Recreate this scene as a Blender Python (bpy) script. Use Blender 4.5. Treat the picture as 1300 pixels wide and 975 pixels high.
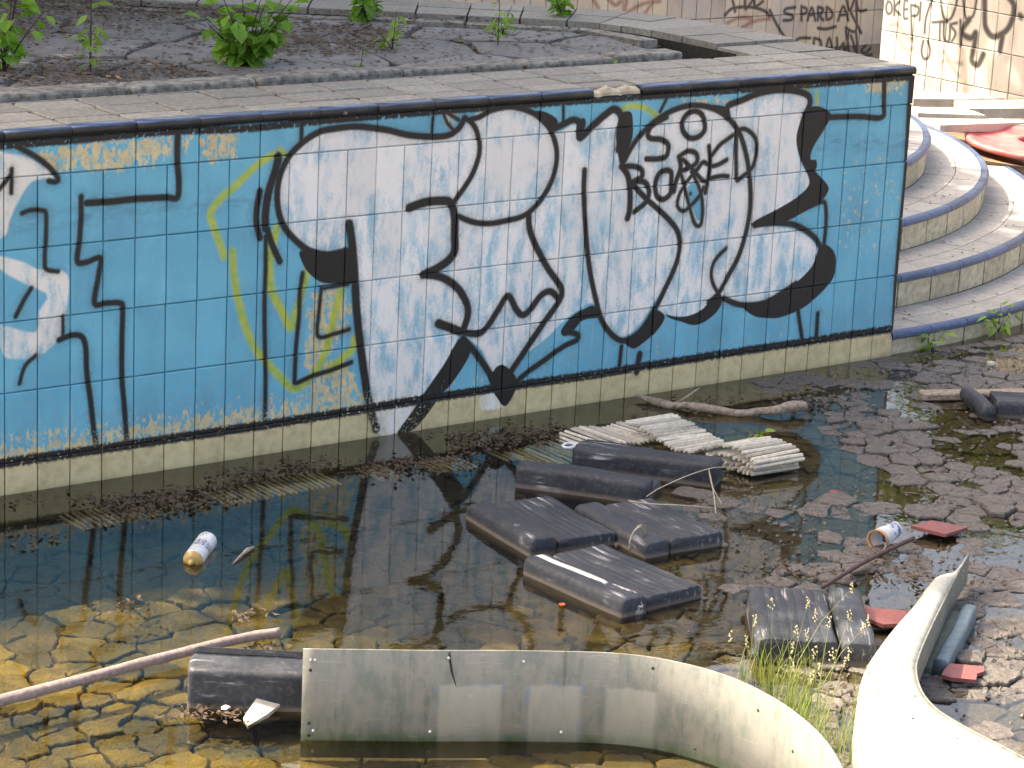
import bpy, bmesh, math, random
import numpy as np
from mathutils import Vector, Matrix
random.seed(7); RNG = np.random.default_rng(7)
S = bpy.context.scene
for o in list(bpy.data.objects): bpy.data.objects.remove(o)
COL = S.collection
# ------------------------------------------------------------------ camera
cam_d = bpy.data.cameras.new('camera'); cam = bpy.data.objects.new('camera', cam_d); COL.objects.link(cam)
cam_d.sensor_width = 36.0; cam_d.lens = 3407.43 / 1300 * 36; cam_d.clip_start = .1; cam_d.clip_end = 1000
RT = Vector((0.80367, -0.59329, 0.04598)); UP = Vector((0.11958, 0.23672, 0.96419)); FW = Vector((0.58293, 0.76940, -0.26120))
M = Matrix((RT, UP, -FW)).transposed().to_4x4(); M.translation = Vector((-3.957, -8.093, 2.877))
cam.matrix_world = M; S.camera = cam
# ------------------------------------------------------------------ light
SUN_EL = math.radians(50); SUN_AZ = Vector((-.60, .80, 0))          # horizontal direction towards the sun
w = bpy.data.worlds.new('World'); S.world = w; w.use_nodes = True
wn = w.node_tree.nodes; wl = w.node_tree.links
sky = wn.new('ShaderNodeTexSky'); sky.sky_type = 'NISHITA'; sky.sun_disc = False
sky.sun_elevation = SUN_EL; sky.sun_rotation = math.atan2(SUN_AZ.x, SUN_AZ.y); sky.dust_density = 6.0; sky.air_density = .8; sky.ozone_density = .6
bg = wn['Background']; bg.inputs[1].default_value = .15; wl.new(sky.outputs[0], bg.inputs[0])
sd = bpy.data.lights.new('sun', 'SUN'); sd.energy = 3.3; sd.angle = math.radians(.53); sd.color = (1, .94, .84)
sun = bpy.data.objects.new('sun', sd); COL.objects.link(sun)
to_sun = Vector((SUN_AZ.x * math.cos(SUN_EL), SUN_AZ.y * math.cos(SUN_EL), math.sin(SUN_EL)))
sun.rotation_euler = to_sun.to_track_quat('Z', 'Y').to_euler()
S.view_settings.view_transform = 'Standard'; S.view_settings.look = 'None'; S.view_settings.gamma = 1
S.view_settings.exposure = 2.0
S.view_settings.use_white_balance = True; S.view_settings.white_balance_temperature = 7400; S.view_settings.white_balance_tint = 10
S.render.resolution_x = 1024; S.render.resolution_y = 768
# ------------------------------------------------------------------ helpers
def link(o, parent=None):
    COL.objects.link(o)
    if parent: o.parent = parent
    return o
def mobj(name, me, mat=None, parent=None, loc=None, rot=None):
    o = bpy.data.objects.new(name, me); link(o, parent)
    if mat and not me.materials: me.materials.append(mat)
    if loc is not None: o.location = loc
    if rot is not None: o.rotation_euler = rot
    return o
def mesh(name, v, f, mat=None, smooth=False):
    me = bpy.data.meshes.new(name); me.from_pydata([tuple(p) for p in v], [], [tuple(q) for q in f]); me.update()
    if smooth: me.shade_smooth()
    if mat: me.materials.append(mat)
    return me
def tag(o, label=None, cat=None, group=None, kind=None):
    if label: o['label'] = label
    if cat: o['category'] = cat
    if group: o['group'] = group
    if kind: o['kind'] = kind
    return o
def thing(name, loc, label, cat, group=None, rz=0):
    o = bpy.data.objects.new(name, None); o.empty_display_size = .05; link(o); o.location = loc; o.rotation_euler = (0, 0, rz)
    return tag(o, label, cat, group)
def bm_mesh(name, bm, mat=None, smooth=False):
    me = bpy.data.meshes.new(name); bm.normal_update(); bm.to_mesh(me); bm.free()
    if smooth: me.shade_smooth()
    if mat: me.materials.append(mat)
    return me
def box_bm(bm, x0, x1, y0, y1, z0, z1, bev=0, seg=2):
    r = bmesh.ops.create_cube(bm, size=1); vs = r['verts']
    for v in vs:
        v.co = Vector(((x0 + x1) / 2 + v.co.x * (x1 - x0), (y0 + y1) / 2 + v.co.y * (y1 - y0), (z0 + z1) / 2 + v.co.z * (z1 - z0)))
    if bev:
        es = set(e for v in vs for e in v.link_edges)
        bmesh.ops.bevel(bm, geom=list(es), offset=bev, segments=seg, affect='EDGES', profile=.5)
def box(name, dims, mat, bev=0, seg=2, smooth=False):
    bm = bmesh.new(); box_bm(bm, *dims, bev, seg); return bm_mesh(name, bm, mat, smooth)
def loft(name, rings, mat=None, closed=True, caps=True, smooth=True):
    v = [p for r in rings for p in r]; n = len(rings[0]); f = []
    for i in range(len(rings) - 1):
        for j in range(n if closed else n - 1):
            k = (j + 1) % n; f.append((i * n + j, i * n + k, (i + 1) * n + k, (i + 1) * n + j))
    if caps and closed: f.append(tuple(range(n))[::-1]); f.append(tuple((len(rings) - 1) * n + j for j in range(n)))
    me = mesh(name, v, f, mat, smooth)
    bm = bmesh.new(); bm.from_mesh(me); bmesh.ops.recalc_face_normals(bm, faces=bm.faces); bm.to_mesh(me); bm.free()
    return me
def tube_rings(pts, rad, n=8, wob=0, seed=0):
    rr = random.Random(seed); pts = [Vector(p) for p in pts]; rings = []
    for i, p in enumerate(pts):
        t = (pts[min(i + 1, len(pts) - 1)] - pts[max(i - 1, 0)]).normalized()
        a = t.cross(Vector((0, 0, 1)))
        if a.length < .05: a = t.cross(Vector((0, 1, 0)))
        a.normalize(); b = a.cross(t).normalized(); r = rad[i] if hasattr(rad, '__len__') else rad
        rings.append([p + (a * math.cos(2 * math.pi * k / n) + b * math.sin(2 * math.pi * k / n)) * r * (1 + wob * (rr.random() - .5)) for k in range(n)])
    return rings
def tube(name, pts, rad, mat=None, n=8, wob=0, seed=0, smooth=True): return loft(name, tube_rings(pts, rad, n, wob, seed), mat, smooth=smooth)
def catmull(p, n=6, closed=False):
    p = np.array(p, float); N = len(p)
    if N < 3: return p
    out = []; rng = range(N if closed else N - 1)
    for i in rng:
        g = lambda k: p[(i + k) % N] if closed else p[min(max(i + k, 0), N - 1)]
        p0, p1, p2, p3 = g(-1), g(0), g(1), g(2)
        for t in np.arange(n) / n:
            out.append(.5 * (2 * p1 + (p2 - p0) * t + (2 * p0 - 5 * p1 + 4 * p2 - p3) * t * t + (3 * p1 - p0 - 3 * p2 + p3) * t ** 3))
    if not closed: out.append(p[-1])
    return np.array(out)
# ------------------------------------------------------------------ node helpers
class NT:
    def __init__(s, name):
        s.mat = bpy.data.materials.new(name); s.mat.use_nodes = True; s.t = s.mat.node_tree; s.n = s.t.nodes; s.l = s.t.links
        s.bsdf = s.n['Principled BSDF']; s.out = s.n['Material Output']
    def set(s, sock, v):
        if isinstance(v, bpy.types.NodeSocket): s.l.new(v, sock)
        elif v is not None: sock.default_value = (*v, 1) if isinstance(v, tuple) and len(v) == 3 and sock.type == 'RGBA' else v
    def math(s, op, a, b=None, c=None, clamp=False):
        n = s.n.new('ShaderNodeMath'); n.operation = op; n.use_clamp = clamp
        for i, v in enumerate((a, b, c)):
            if v is not None: s.set(n.inputs[i], v)
        return n.outputs[0]
    def mix(s, f, a, b, mode='MIX'):
        n = s.n.new('ShaderNodeMix'); n.data_type = 'RGBA'; n.blend_type = mode; n.clamp_factor = True
        s.set(n.inputs[0], f); s.set(n.inputs[6], a); s.set(n.inputs[7], b); return n.outputs[2]
    def pos(s):
        return s.n.new('ShaderNodeNewGeometry').outputs['Position']
    def obj(s): return s.n.new('ShaderNodeTexCoord').outputs['Object']
    def map(s, vec, sc=(1, 1, 1), loc=(0, 0, 0)):
        n = s.n.new('ShaderNodeMapping'); s.l.new(vec, n.inputs[0]); n.inputs['Scale'].default_value = sc; n.inputs['Location'].default_value = loc; return n.outputs[0]
    def noise(s, vec, scale, det=4, rough=.55, dist=0):
        n = s.n.new('ShaderNodeTexNoise'); s.l.new(vec, n.inputs['Vector']); n.inputs['Scale'].default_value = scale
        n.inputs['Detail'].default_value = det; n.inputs['Roughness'].default_value = rough; n.inputs['Distortion'].default_value = dist; return n.outputs['Fac']
    def voro(s, vec, scale, feat='F1'):
        n = s.n.new('ShaderNodeTexVoronoi'); n.feature = feat; s.l.new(vec, n.inputs['Vector']); n.inputs['Scale'].default_value = scale; return n.outputs['Distance']
    def ramp(s, f, a, b, lo=0., hi=1.):
        n = s.n.new('ShaderNodeMapRange'); n.interpolation_type = 'SMOOTHSTEP'; s.set(n.inputs[0], f)
        n.inputs[1].default_value = a; n.inputs[2].default_value = b; n.inputs[3].default_value = lo; n.inputs[4].default_value = hi; return n.outputs[0]
    def rnd(s): return s.n.new('ShaderNodeObjectInfo').outputs['Random']
    def sep(s, v):
        n = s.n.new('ShaderNodeSeparateXYZ'); s.l.new(v, n.inputs[0]); return n.outputs
    def comb(s, x=0., y=0., z=0.):
        n = s.n.new('ShaderNodeCombineXYZ')
        for i, v in enumerate((x, y, z)): s.set(n.inputs[i], v)
        return n.outputs[0]
    def bump(s, h, st=.3, d=.01):
        n = s.n.new('ShaderNodeBump'); n.inputs['Strength'].default_value = st; n.inputs['Distance'].default_value = d; s.l.new(h, n.inputs['Height']); s.l.new(n.outputs[0], s.bsdf.inputs['Normal'])
    def fin(s, col=None, rough=None, metal=None, spec=None):
        if col is not None: s.set(s.bsdf.inputs['Base Color'], col)
        if rough is not None: s.set(s.bsdf.inputs['Roughness'], rough)
        if metal is not None: s.set(s.bsdf.inputs['Metallic'], metal)
        if spec is not None: s.set(s.bsdf.inputs['Specular IOR Level'], spec)
        return s.mat
def simple(name, c1, c2, scale=20, rough=.7, bump=.2, bd=.004, var=.12, coord='pos', spec=None):
    t = NT(name); v = t.pos() if coord == 'pos' else t.obj()
    n1 = t.noise(v, scale, 6, .6); n2 = t.noise(v, scale * .17, 3)
    c = t.mix(t.ramp(n1, .3, .72), c1, c2); c = t.mix(t.math('MULTIPLY', t.ramp(n2, .35, .7), .35), c, tuple(x * .55 for x in c1))
    if var: c = t.mix(1, c, t.comb(*[t.math('MULTIPLY_ADD', t.rnd(), 2 * var, 1 - var)] * 3), 'MULTIPLY')
    if bump: t.bump(n1, bump, bd)
    return t.fin(c, rough, spec=spec)
G_WHITE=[[(1.223,1.184),(1.365,1.195),(1.538,1.181),(1.68,1.139),(1.788,1.126),(1.869,1.157),(1.922,1.192),(1.959,1.121),(1.963,1.045),(1.923,0.957),(1.872,0.895),(1.855,0.866),(1.871,0.749),(1.847,0.659),(1.783,0.619),(1.869,0.58),(1.936,0.496),(1.958,0.432),(1.943,0.355),(1.909,0.359),(1.866,0.27),(1.726,0.115),(1.639,0.008),(1.549,0.014),(1.494,0.145),(1.458,0.334),(1.432,0.488),(1.409,0.641),(1.388,0.836),(1.371,0.823),(1.367,0.74),(1.295,0.741),(1.209,0.773),(1.146,0.819),(1.098,0.89),(1.082,0.964),(1.1,1.049),(1.147,1.132)],[(1.929,1.198),(2.038,1.224),(2.131,1.224),(2.226,1.191),(2.294,1.144),(2.338,1.049),(2.339,0.972),(2.309,0.897),(2.248,0.833),(2.155,0.801),(2.043,0.783),(1.95,0.794),(1.886,0.821),(1.866,0.865),(1.924,0.942),(1.964,1.03)],[(1.851,0.866),(1.95,0.794),(2.1,0.781),(2.212,0.805),(2.227,0.732),(2.278,0.65),(2.362,0.547),(2.393,0.487),(2.38,0.444),(2.315,0.368),(2.224,0.276),(2.164,0.187),(2.076,0.192),(2.022,0.283),(1.943,0.355),(1.958,0.432),(1.928,0.513),(1.869,0.58),(1.776,0.614),(1.865,0.651),(1.871,0.749)],[(2.319,1.106),(2.364,1.124),(2.42,1.142),(2.45,1.097),(2.471,1.077),(2.537,1.144),(2.613,1.177),(2.654,1.152),(2.671,1.089),(2.686,0.993),(2.703,0.923),(2.742,0.831),(2.845,0.758),(2.932,0.693),(2.987,0.633),(2.991,0.583),(2.948,0.489),(2.874,0.382),(2.799,0.292),(2.719,0.258),(2.656,0.291),(2.612,0.345),(2.555,0.416),(2.489,0.397),(2.413,0.357),(2.32,0.29),(2.225,0.253),(2.395,0.455),(2.384,0.507),(2.3,0.616),(2.235,0.732),(2.227,0.804),(2.303,0.872),(2.339,0.972),(2.338,1.049)],[(2.675,0.978),(2.721,1.054),(2.797,1.118),(2.895,1.163),(2.996,1.176),(3.101,1.156),(3.21,1.111),(3.278,1.055),(3.32,0.964),(3.354,0.831),(3.353,0.699),(3.324,0.552),(3.267,0.458),(3.218,0.389),(3.191,0.349),(3.13,0.322),(3.047,0.308),(2.983,0.315),(2.897,0.353),(2.948,0.489),(2.99,0.59),(2.969,0.651),(2.845,0.752),(2.751,0.824),(2.693,0.898)],[(3.208,1.172),(3.287,1.19),(3.414,1.206),(3.566,1.2),(3.63,1.174),(3.639,1.13),(3.613,1.076),(3.595,0.995),(3.621,0.91),(3.677,0.839),(3.686,0.795),(3.632,0.759),(3.526,0.718),(3.378,0.664),(3.511,0.642),(3.624,0.619),(3.718,0.567),(3.76,0.512),(3.751,0.461),(3.69,0.399),(3.605,0.357),(3.496,0.334),(3.365,0.331),(3.256,0.342),(3.218,0.389),(3.267,0.458),(3.331,0.568),(3.353,0.699),(3.353,0.847),(3.315,0.981),(3.269,1.065),(3.213,1.117)],[(-0.071,1.211),(0.009,1.198),(0.087,1.179),(0.16,1.133),(0.196,1.106),(0.116,1.099),(0.084,1.077),(0.049,1.026),(0.02,0.968),(0.002,0.916),(-0.073,0.923)],[(-0.073,0.863),(-0.016,0.849),(0.072,0.819),(0.125,0.79),(0.236,0.762),(0.233,0.631),(0.215,0.549),(0.131,0.483),(0.012,0.489),(-0.017,0.534),(-0.075,0.568),(-0.075,0.623),(-0.017,0.611),(0.013,0.6),(0.116,0.569),(0.131,0.642),(0.161,0.695),(0.087,0.738),(0.007,0.785),(-0.016,0.803),(-0.074,0.814)],[(2.031,0.108),(2.138,0.095),(2.141,0.043),(2.034,0.044)]]
G_UNWHITE=[[(3.015,0.841),(3.042,0.865),(3.079,0.823),(3.105,0.762),(3.101,0.717),(3.081,0.706),(3.052,0.747),(3.032,0.791)]]
G_BLACKF=[[(1.175,0.752),(1.216,0.754),(1.298,0.735),(1.381,0.739),(1.396,0.791),(1.419,0.64),(1.42,0.622),(1.392,0.61),(1.281,0.627),(1.226,0.662),(1.194,0.701)],[(1.921,0.351),(1.969,0.286),(1.892,0.176),(1.836,0.127),(1.765,0.048),(1.702,0.003),(1.636,0.002),(1.691,0.067),(1.754,0.143),(1.837,0.242)],[(2.023,0.252),(2.072,0.192),(2.094,0.208),(2.124,0.214),(2.164,0.187),(2.193,0.152),(2.199,0.113),(2.149,0.042),(2.1,0.087),(2.067,0.142)],[(2.564,0.405),(2.6,0.356),(2.512,0.349),(2.467,0.312),(2.429,0.294),(2.405,0.307),(2.411,0.332),(2.455,0.372),(2.509,0.395)],[(2.712,0.243),(2.801,0.262),(2.868,0.353),(2.937,0.32),(2.892,0.258),(2.829,0.219),(2.781,0.202),(2.73,0.231)],[(2.94,0.329),(2.996,0.313),(3.067,0.309),(3.142,0.331),(3.193,0.379),(3.245,0.367),(3.224,0.315),(3.155,0.273),(3.092,0.266),(3.031,0.286),(2.963,0.31)],[(3.259,0.355),(3.414,0.327),(3.535,0.347),(3.634,0.383),(3.73,0.451),(3.773,0.541),(3.836,0.522),(3.869,0.471),(3.863,0.392),(3.795,0.327),(3.696,0.274),(3.576,0.247),(3.491,0.253),(3.419,0.271),(3.336,0.324)],[(3.651,1.136),(3.705,1.136),(3.76,1.113),(3.777,1.086),(3.734,1.025),(3.687,0.962),(3.678,0.916),(3.71,0.91),(3.718,0.88),(3.715,0.86),(3.784,0.801),(3.792,0.767),(3.747,0.723),(3.678,0.695),(3.575,0.663),(3.505,0.659),(3.392,0.653),(3.386,0.676),(3.508,0.716),(3.618,0.76),(3.673,0.796),(3.677,0.836),(3.62,0.92),(3.59,1.002),(3.601,1.067),(3.622,1.125)],[(2.643,1.168),(2.675,1.178),(2.705,1.162),(2.712,1.073),(2.678,0.989),(2.664,0.96),(2.649,0.987),(2.628,1.079),(2.634,1.138)],[(2.22,1.205),(2.275,1.199),(2.335,1.162),(2.309,1.116),(2.257,1.167)],[(2.431,1.151),(2.465,1.164),(2.472,1.13),(2.44,1.076),(2.427,1.105)],[(3.106,1.175),(3.162,1.172),(3.208,1.156),(3.211,1.118),(3.179,1.124)],[(1.065,1.118),(1.084,1.125),(1.089,1.09),(1.067,1.046),(1.048,1.024)]]
G_BLACK=[(0.0202,[(1.893,1.2),(1.869,1.163),(1.823,1.139),(1.751,1.138),(1.644,1.151),(1.538,1.178),(1.416,1.198),(1.33,1.198),(1.246,1.189),(1.18,1.158),(1.125,1.113),(1.09,1.059),(1.075,0.994),(1.08,0.921),(1.105,0.855),(1.157,0.798),(1.216,0.754),(1.295,0.732),(1.381,0.739)]),(0.0276,[(1.388,0.839),(1.404,0.761),(1.419,0.64),(1.435,0.488),(1.462,0.333),(1.493,0.176),(1.517,0.096),(1.541,0.031)]),(0.0182,[(1.893,1.2),(1.93,1.177),(1.958,1.13),(1.966,1.06),(1.94,0.986),(1.899,0.929),(1.861,0.886)]),(0.0276,[(1.656,0.876),(1.727,0.891),(1.799,0.891),(1.843,0.879),(1.864,0.825),(1.868,0.749),(1.871,0.694),(1.847,0.659),(1.793,0.631),(1.732,0.612)]),(0.025,[(1.74,0.611),(1.813,0.595),(1.889,0.547),(1.937,0.481),(1.946,0.433),(1.927,0.373)]),(0.0281,[(1.811,0.413),(1.86,0.393),(1.912,0.371)]),(0.0222,[(1.912,0.371),(1.995,0.352),(2.039,0.373),(2.089,0.436),(2.135,0.488),(2.18,0.427),(2.212,0.404),(2.25,0.426),(2.293,0.472),(2.339,0.486),(2.379,0.456)]),(0.0187,[(1.922,1.192),(1.965,1.201),(2.019,1.222),(2.112,1.229),(2.207,1.202),(2.266,1.164),(2.311,1.113),(2.338,1.043),(2.335,0.972),(2.309,0.906),(2.259,0.845),(2.193,0.801),(2.099,0.787),(2.025,0.784),(1.95,0.797),(1.882,0.824)]),(0.0224,[(2.215,0.805),(2.223,0.748),(2.257,0.677),(2.321,0.583),(2.371,0.524),(2.397,0.486),(2.388,0.443),(2.315,0.361),(2.243,0.274),(2.164,0.181)]),(0.0224,[(1.929,0.341),(1.996,0.271),(2.065,0.183),(2.107,0.115)]),(0.0195,[(2.161,0.092),(2.212,0.149),(2.325,0.206),(2.42,0.253),(2.486,0.272),(2.488,0.294),(2.444,0.309)]),(0.0199,[(2.479,0.958),(2.48,0.883),(2.491,0.788),(2.505,0.692),(2.53,0.562),(2.565,0.447),(2.6,0.356),(2.644,0.293),(2.708,0.246),(2.761,0.247),(2.82,0.28),(2.877,0.349),(2.931,0.442),(2.978,0.535),(2.992,0.616),(2.966,0.683),(2.886,0.755),(2.799,0.82),(2.726,0.883)]),(0.0217,[(2.306,1.128),(2.362,1.146),(2.411,1.161),(2.451,1.14),(2.443,1.091)]),(0.025,[(2.451,1.088),(2.518,1.136),(2.574,1.173),(2.612,1.189),(2.646,1.165),(2.658,1.105),(2.644,1.028)]),(0.0196,[(2.675,0.978),(2.722,1.048),(2.786,1.106),(2.855,1.146),(2.935,1.173),(3.016,1.181),(3.1,1.169),(3.178,1.136),(3.246,1.083),(3.29,1.022),(3.328,0.931),(3.35,0.831),(3.359,0.732),(3.346,0.633),(3.316,0.536),(3.267,0.458),(3.218,0.389),(3.17,0.354)]),(0.015,[(3.244,0.576),(3.188,0.532),(3.171,0.484),(3.184,0.433),(3.228,0.372)]),(0.0229,[(3.205,1.118),(3.2,1.166),(3.266,1.185),(3.37,1.211),(3.477,1.218),(3.574,1.206),(3.638,1.183),(3.65,1.149),(3.628,1.108)]),(0.0205,[(3.392,0.659),(3.509,0.659),(3.622,0.639),(3.716,0.59),(3.771,0.535),(3.775,0.493),(3.752,0.451)]),(0.0205,[(3.246,0.363),(3.344,0.326),(3.454,0.318),(3.54,0.339),(3.647,0.386)]),(0.0166,[(2.718,0.219),(2.712,0.138)]),(0.0234,[(2.816,0.175),(2.805,0.103)]),(0.0176,[(3.788,0.241),(3.789,0.137)]),(0.0175,[(3.672,0.264),(3.708,0.133)]),(0.0171,[(3.703,0.713),(3.765,0.728),(3.786,0.7),(3.795,0.611),(3.79,0.523)]),(0.0204,[(3.763,1.086),(3.935,1.079),(4.074,1.067),(4.076,1.131),(4.062,1.252)]),(0.035,[(4.23,1.25),(4.24,1.087),(4.25,0.882),(4.25,0.675),(4.248,0.536),(4.249,0.361),(4.259,0.106)]),(0.0163,[(0.047,1.219),(0.113,1.182),(0.166,1.141),(0.199,1.1),(0.19,1.088),(0.166,1.092)]),(0.0137,[(0.066,0.989),(0.096,0.997),(0.137,0.994),(0.155,0.979),(0.155,0.902),(0.152,0.82),(0.158,0.786),(0.202,0.774)]),(0.0197,[(0.664,1.238),(0.662,1.138),(0.67,1.053),(0.664,0.995),(0.617,0.999),(0.493,1.003),(0.401,1.002),(0.31,1.004)]),(0.0169,[(0.289,1.028),(0.289,0.959),(0.283,0.877),(0.275,0.803),(0.311,0.797),(0.363,0.806),(0.357,0.745),(0.342,0.648),(0.388,0.643),(0.441,0.638),(0.453,0.616),(0.451,0.509),(0.452,0.365),(0.463,0.248),(0.473,0.125)]),(0.0138,[(0.101,0.726),(0.072,0.685),(0.042,0.632)]),(0.0112,[(0.221,0.616),(0.221,0.549)]),(0.0171,[(0.206,0.531),(0.251,0.542),(0.291,0.535),(0.309,0.496),(0.313,0.411),(0.329,0.295),(0.342,0.192),(0.351,0.136)]),(0.0126,[(0.119,0.487),(0.077,0.453),(0.056,0.394)]),(0.0135,[(0.029,1.143),(0.026,1.062)]),(0.0134,[(-0.029,1.067),(0.003,1.099),(0.026,1.124)]),(0.026,[(1.075,1.111),(1.063,1.058),(1.039,0.991),(1.027,0.911),(1.029,0.853)]),(0.0204,[(1.029,0.867),(1.057,0.792),(1.092,0.725)]),(0.0203,[(1.002,0.991),(0.991,0.928),(0.992,0.871),(1.007,0.82)]),(0.0149,[(1.03,0.824),(1.033,0.707),(1.032,0.59),(1.036,0.442),(1.043,0.293),(1.044,0.119)]),(0.0151,[(1.191,0.671),(1.183,0.604),(1.182,0.515),(1.172,0.397),(1.169,0.283),(1.176,0.258),(1.241,0.275),(1.327,0.288),(1.417,0.308)]),(0.0136,[(1.275,0.607),(1.268,0.521),(1.267,0.425),(1.34,0.426),(1.402,0.437)]),(0.012,[(1.275,0.604),(1.392,0.61)]),(0.0144,[(1.17,1.254),(1.171,1.165)]),(0.0124,[(2.357,1.232),(2.362,1.152)]),(0.0119,[(1.748,1.209),(1.744,1.144)]),(0.0119,[(1.794,1.227),(1.814,1.187),(1.848,1.155)]),(0.012,[(1.804,1.229),(1.868,1.193)]),(0.0127,[(2.881,1.227),(2.846,1.166)]),(0.0191,[(2.88,1.141),(2.856,1.133),(2.804,1.11),(2.788,1.078),(2.807,1.061),(2.856,1.054),(2.895,1.033),(2.899,1.004),(2.887,0.981),(2.844,0.976),(2.789,0.98)]),(0.0193,[(3.065,1.141),(3.032,1.157),(2.99,1.15),(2.964,1.119),(2.971,1.08),(3.01,1.049),(3.06,1.053),(3.086,1.082),(3.074,1.126),(3.052,1.15)]),(0.0224,[(2.665,0.959),(2.697,0.923),(2.713,0.865),(2.718,0.782),(2.71,0.747)]),(0.0192,[(2.677,0.958),(2.731,0.954),(2.768,0.937),(2.769,0.908),(2.723,0.893)]),(0.0193,[(2.723,0.893),(2.784,0.888),(2.813,0.852),(2.808,0.814),(2.785,0.792),(2.743,0.77)]),(0.0194,[(2.897,0.927),(2.861,0.916),(2.844,0.874),(2.856,0.825),(2.888,0.809),(2.923,0.829),(2.926,0.877),(2.922,0.916),(2.897,0.927)]),(0.0194,[(2.959,0.977),(2.971,0.931),(2.95,0.875),(2.941,0.837)]),(0.0178,[(2.959,0.977),(3.002,0.996),(3.047,0.984),(3.056,0.949),(3.02,0.928),(2.972,0.917)]),(0.0163,[(2.98,0.964),(3.027,0.927),(3.087,0.874),(3.12,0.862)]),(0.018,[(3.114,1.008),(3.125,0.949),(3.124,0.891),(3.111,0.819)]),(0.0163,[(3.13,0.968),(3.17,1.009),(3.2,1.026),(3.237,1.045)]),(0.0163,[(3.059,0.915),(3.09,0.945),(3.133,0.926),(3.171,0.93),(3.214,0.946)]),(0.0164,[(3.131,0.876),(3.188,0.881),(3.226,0.877)]),(0.0164,[(3.258,1.047),(3.262,0.969),(3.274,0.86)]),(0.0165,[(3.252,1.057),(3.298,1.068),(3.352,1.036),(3.371,0.995),(3.368,0.932),(3.346,0.894),(3.279,0.855)]),(0.0147,[(3.055,0.916),(3.001,0.862),(2.971,0.819),(2.967,0.774),(3.002,0.752),(3.049,0.78),(3.088,0.816),(3.099,0.841)]),(0.0148,[(2.977,0.902),(3.003,0.836),(3.035,0.755),(3.065,0.694),(3.095,0.685),(3.103,0.737),(3.093,0.802),(3.068,0.856),(3.03,0.911)]),(0.0114,[(3.031,0.822),(3.032,0.82)])]
G_YELLOW=[(0.0228,[(1.058,1.121),(1.0,1.094),(0.936,1.047),(0.888,1.008),(0.84,0.978),(0.799,0.927),(0.816,0.872),(0.843,0.806),(0.857,0.767)]),(0.0242,[(0.893,0.779),(0.901,0.691),(0.92,0.602),(0.948,0.511),(0.99,0.418),(1.045,0.352),(1.104,0.291),(1.17,0.235),(1.241,0.275),(1.291,0.338),(1.316,0.411),(1.337,0.498),(1.359,0.58),(1.365,0.609)]),(0.0267,[(1.075,0.849),(1.057,0.778),(1.049,0.706),(1.062,0.617),(1.107,0.538),(1.146,0.472),(1.165,0.517),(1.193,0.603),(1.208,0.676)]),(0.0275,[(1.32,0.289),(1.378,0.328),(1.419,0.359),(1.428,0.398)]),(0.0189,[(2.64,1.181),(2.691,1.197),(2.764,1.186),(2.822,1.154),(2.844,1.134)]),(0.0165,[(3.608,1.217),(3.647,1.222)]),(0.0133,[(3.685,1.197),(3.69,1.144)]),(0.0173,[(1.081,1.137),(1.108,1.112)])]
G_SCUFF=[[(0.102,1.199),(0.264,1.21),(0.279,1.124),(0.16,1.114)],[(0.264,1.212),(0.49,1.222),(0.498,1.116),(0.279,1.116)],[(0.497,1.21),(0.63,1.224),(0.631,1.146),(0.507,1.116)],[(0.661,1.216),(0.724,1.217),(0.709,1.162),(0.662,1.166)],[(0.755,1.215),(0.899,1.22),(0.901,1.121),(0.767,1.119)],[(1.231,0.593),(1.387,0.577),(1.392,0.432),(1.258,0.297),(1.206,0.303)],[(1.24,0.299),(1.414,0.308),(1.437,0.137),(1.245,0.147)],[(3.963,1.238),(4.193,1.242),(4.201,1.174),(3.995,1.163)],[(1.783,1.236),(1.855,1.232),(1.851,1.167),(1.793,1.176)],[(2.972,1.212),(3.18,1.209),(3.183,1.171),(2.975,1.183)],[(3.888,0.891),(4.19,0.869),(4.185,0.507),(3.857,0.537)]]
B_BLACK=[[(10.002,0.407),(9.911,0.4),(9.901,0.372),(9.982,0.346),(9.972,0.315),(9.894,0.314)],[(10.066,0.414),(10.077,0.307)],[(10.067,0.408),(10.121,0.393),(10.111,0.36),(10.072,0.356)],[(10.143,0.304),(10.173,0.4),(10.222,0.301)],[(10.152,0.343),(10.21,0.344)],[(10.238,0.402),(10.249,0.3)],[(10.238,0.402),(10.293,0.386),(10.283,0.353),(10.244,0.349),(10.307,0.298)],[(10.331,0.398),(10.341,0.306),(10.393,0.318),(10.388,0.363),(10.331,0.398)],[(10.463,0.291),(10.505,0.397),(10.57,0.287)],[(10.472,0.33),(10.558,0.331)],[(10.522,0.485),(10.575,0.365),(10.63,0.481)],[(10.637,0.422),(10.66,0.204),(10.55,0.229)],[(10.591,0.345),(10.717,0.182)],[(10.632,0.462),(10.67,0.362),(10.752,0.359)],[(10.183,0.166),(10.077,0.171),(10.028,0.144),(10.044,0.114)],[(10.223,0.164),(10.233,0.066),(10.298,0.082),(10.292,0.142),(10.223,0.164)],[(10.354,0.05),(10.383,0.157),(10.435,0.046)],[(10.365,0.079),(10.426,0.076)],[(10.464,0.154),(10.49,0.034),(10.535,0.111),(10.572,0.02),(10.584,0.207)],[(10.552,0.209),(10.63,-0.013)],[(10.663,0.184),(10.714,-0.037)],[(10.61,0.167),(10.678,0.045)],[(10.783,0.08),(10.746,0.042),(10.79,0.02),(10.84,0.057)],[(10.752,-0.009),(10.86,0.006)],[(10.824,-0.042),(10.879,-0.045)],[(9.302,0.376),(9.361,0.421),(9.461,0.431),(9.588,0.422),(9.706,0.389),(9.749,0.349)],[(9.352,0.526),(9.4,0.401)],[(9.49,0.521),(9.5,0.416),(9.57,0.48)],[(9.579,0.518),(9.6,0.431),(9.673,0.467)],[(9.744,0.397),(9.833,0.278),(9.978,0.117)],[(10.255,0.241),(10.336,0.228),(10.441,0.243)]]
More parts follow.
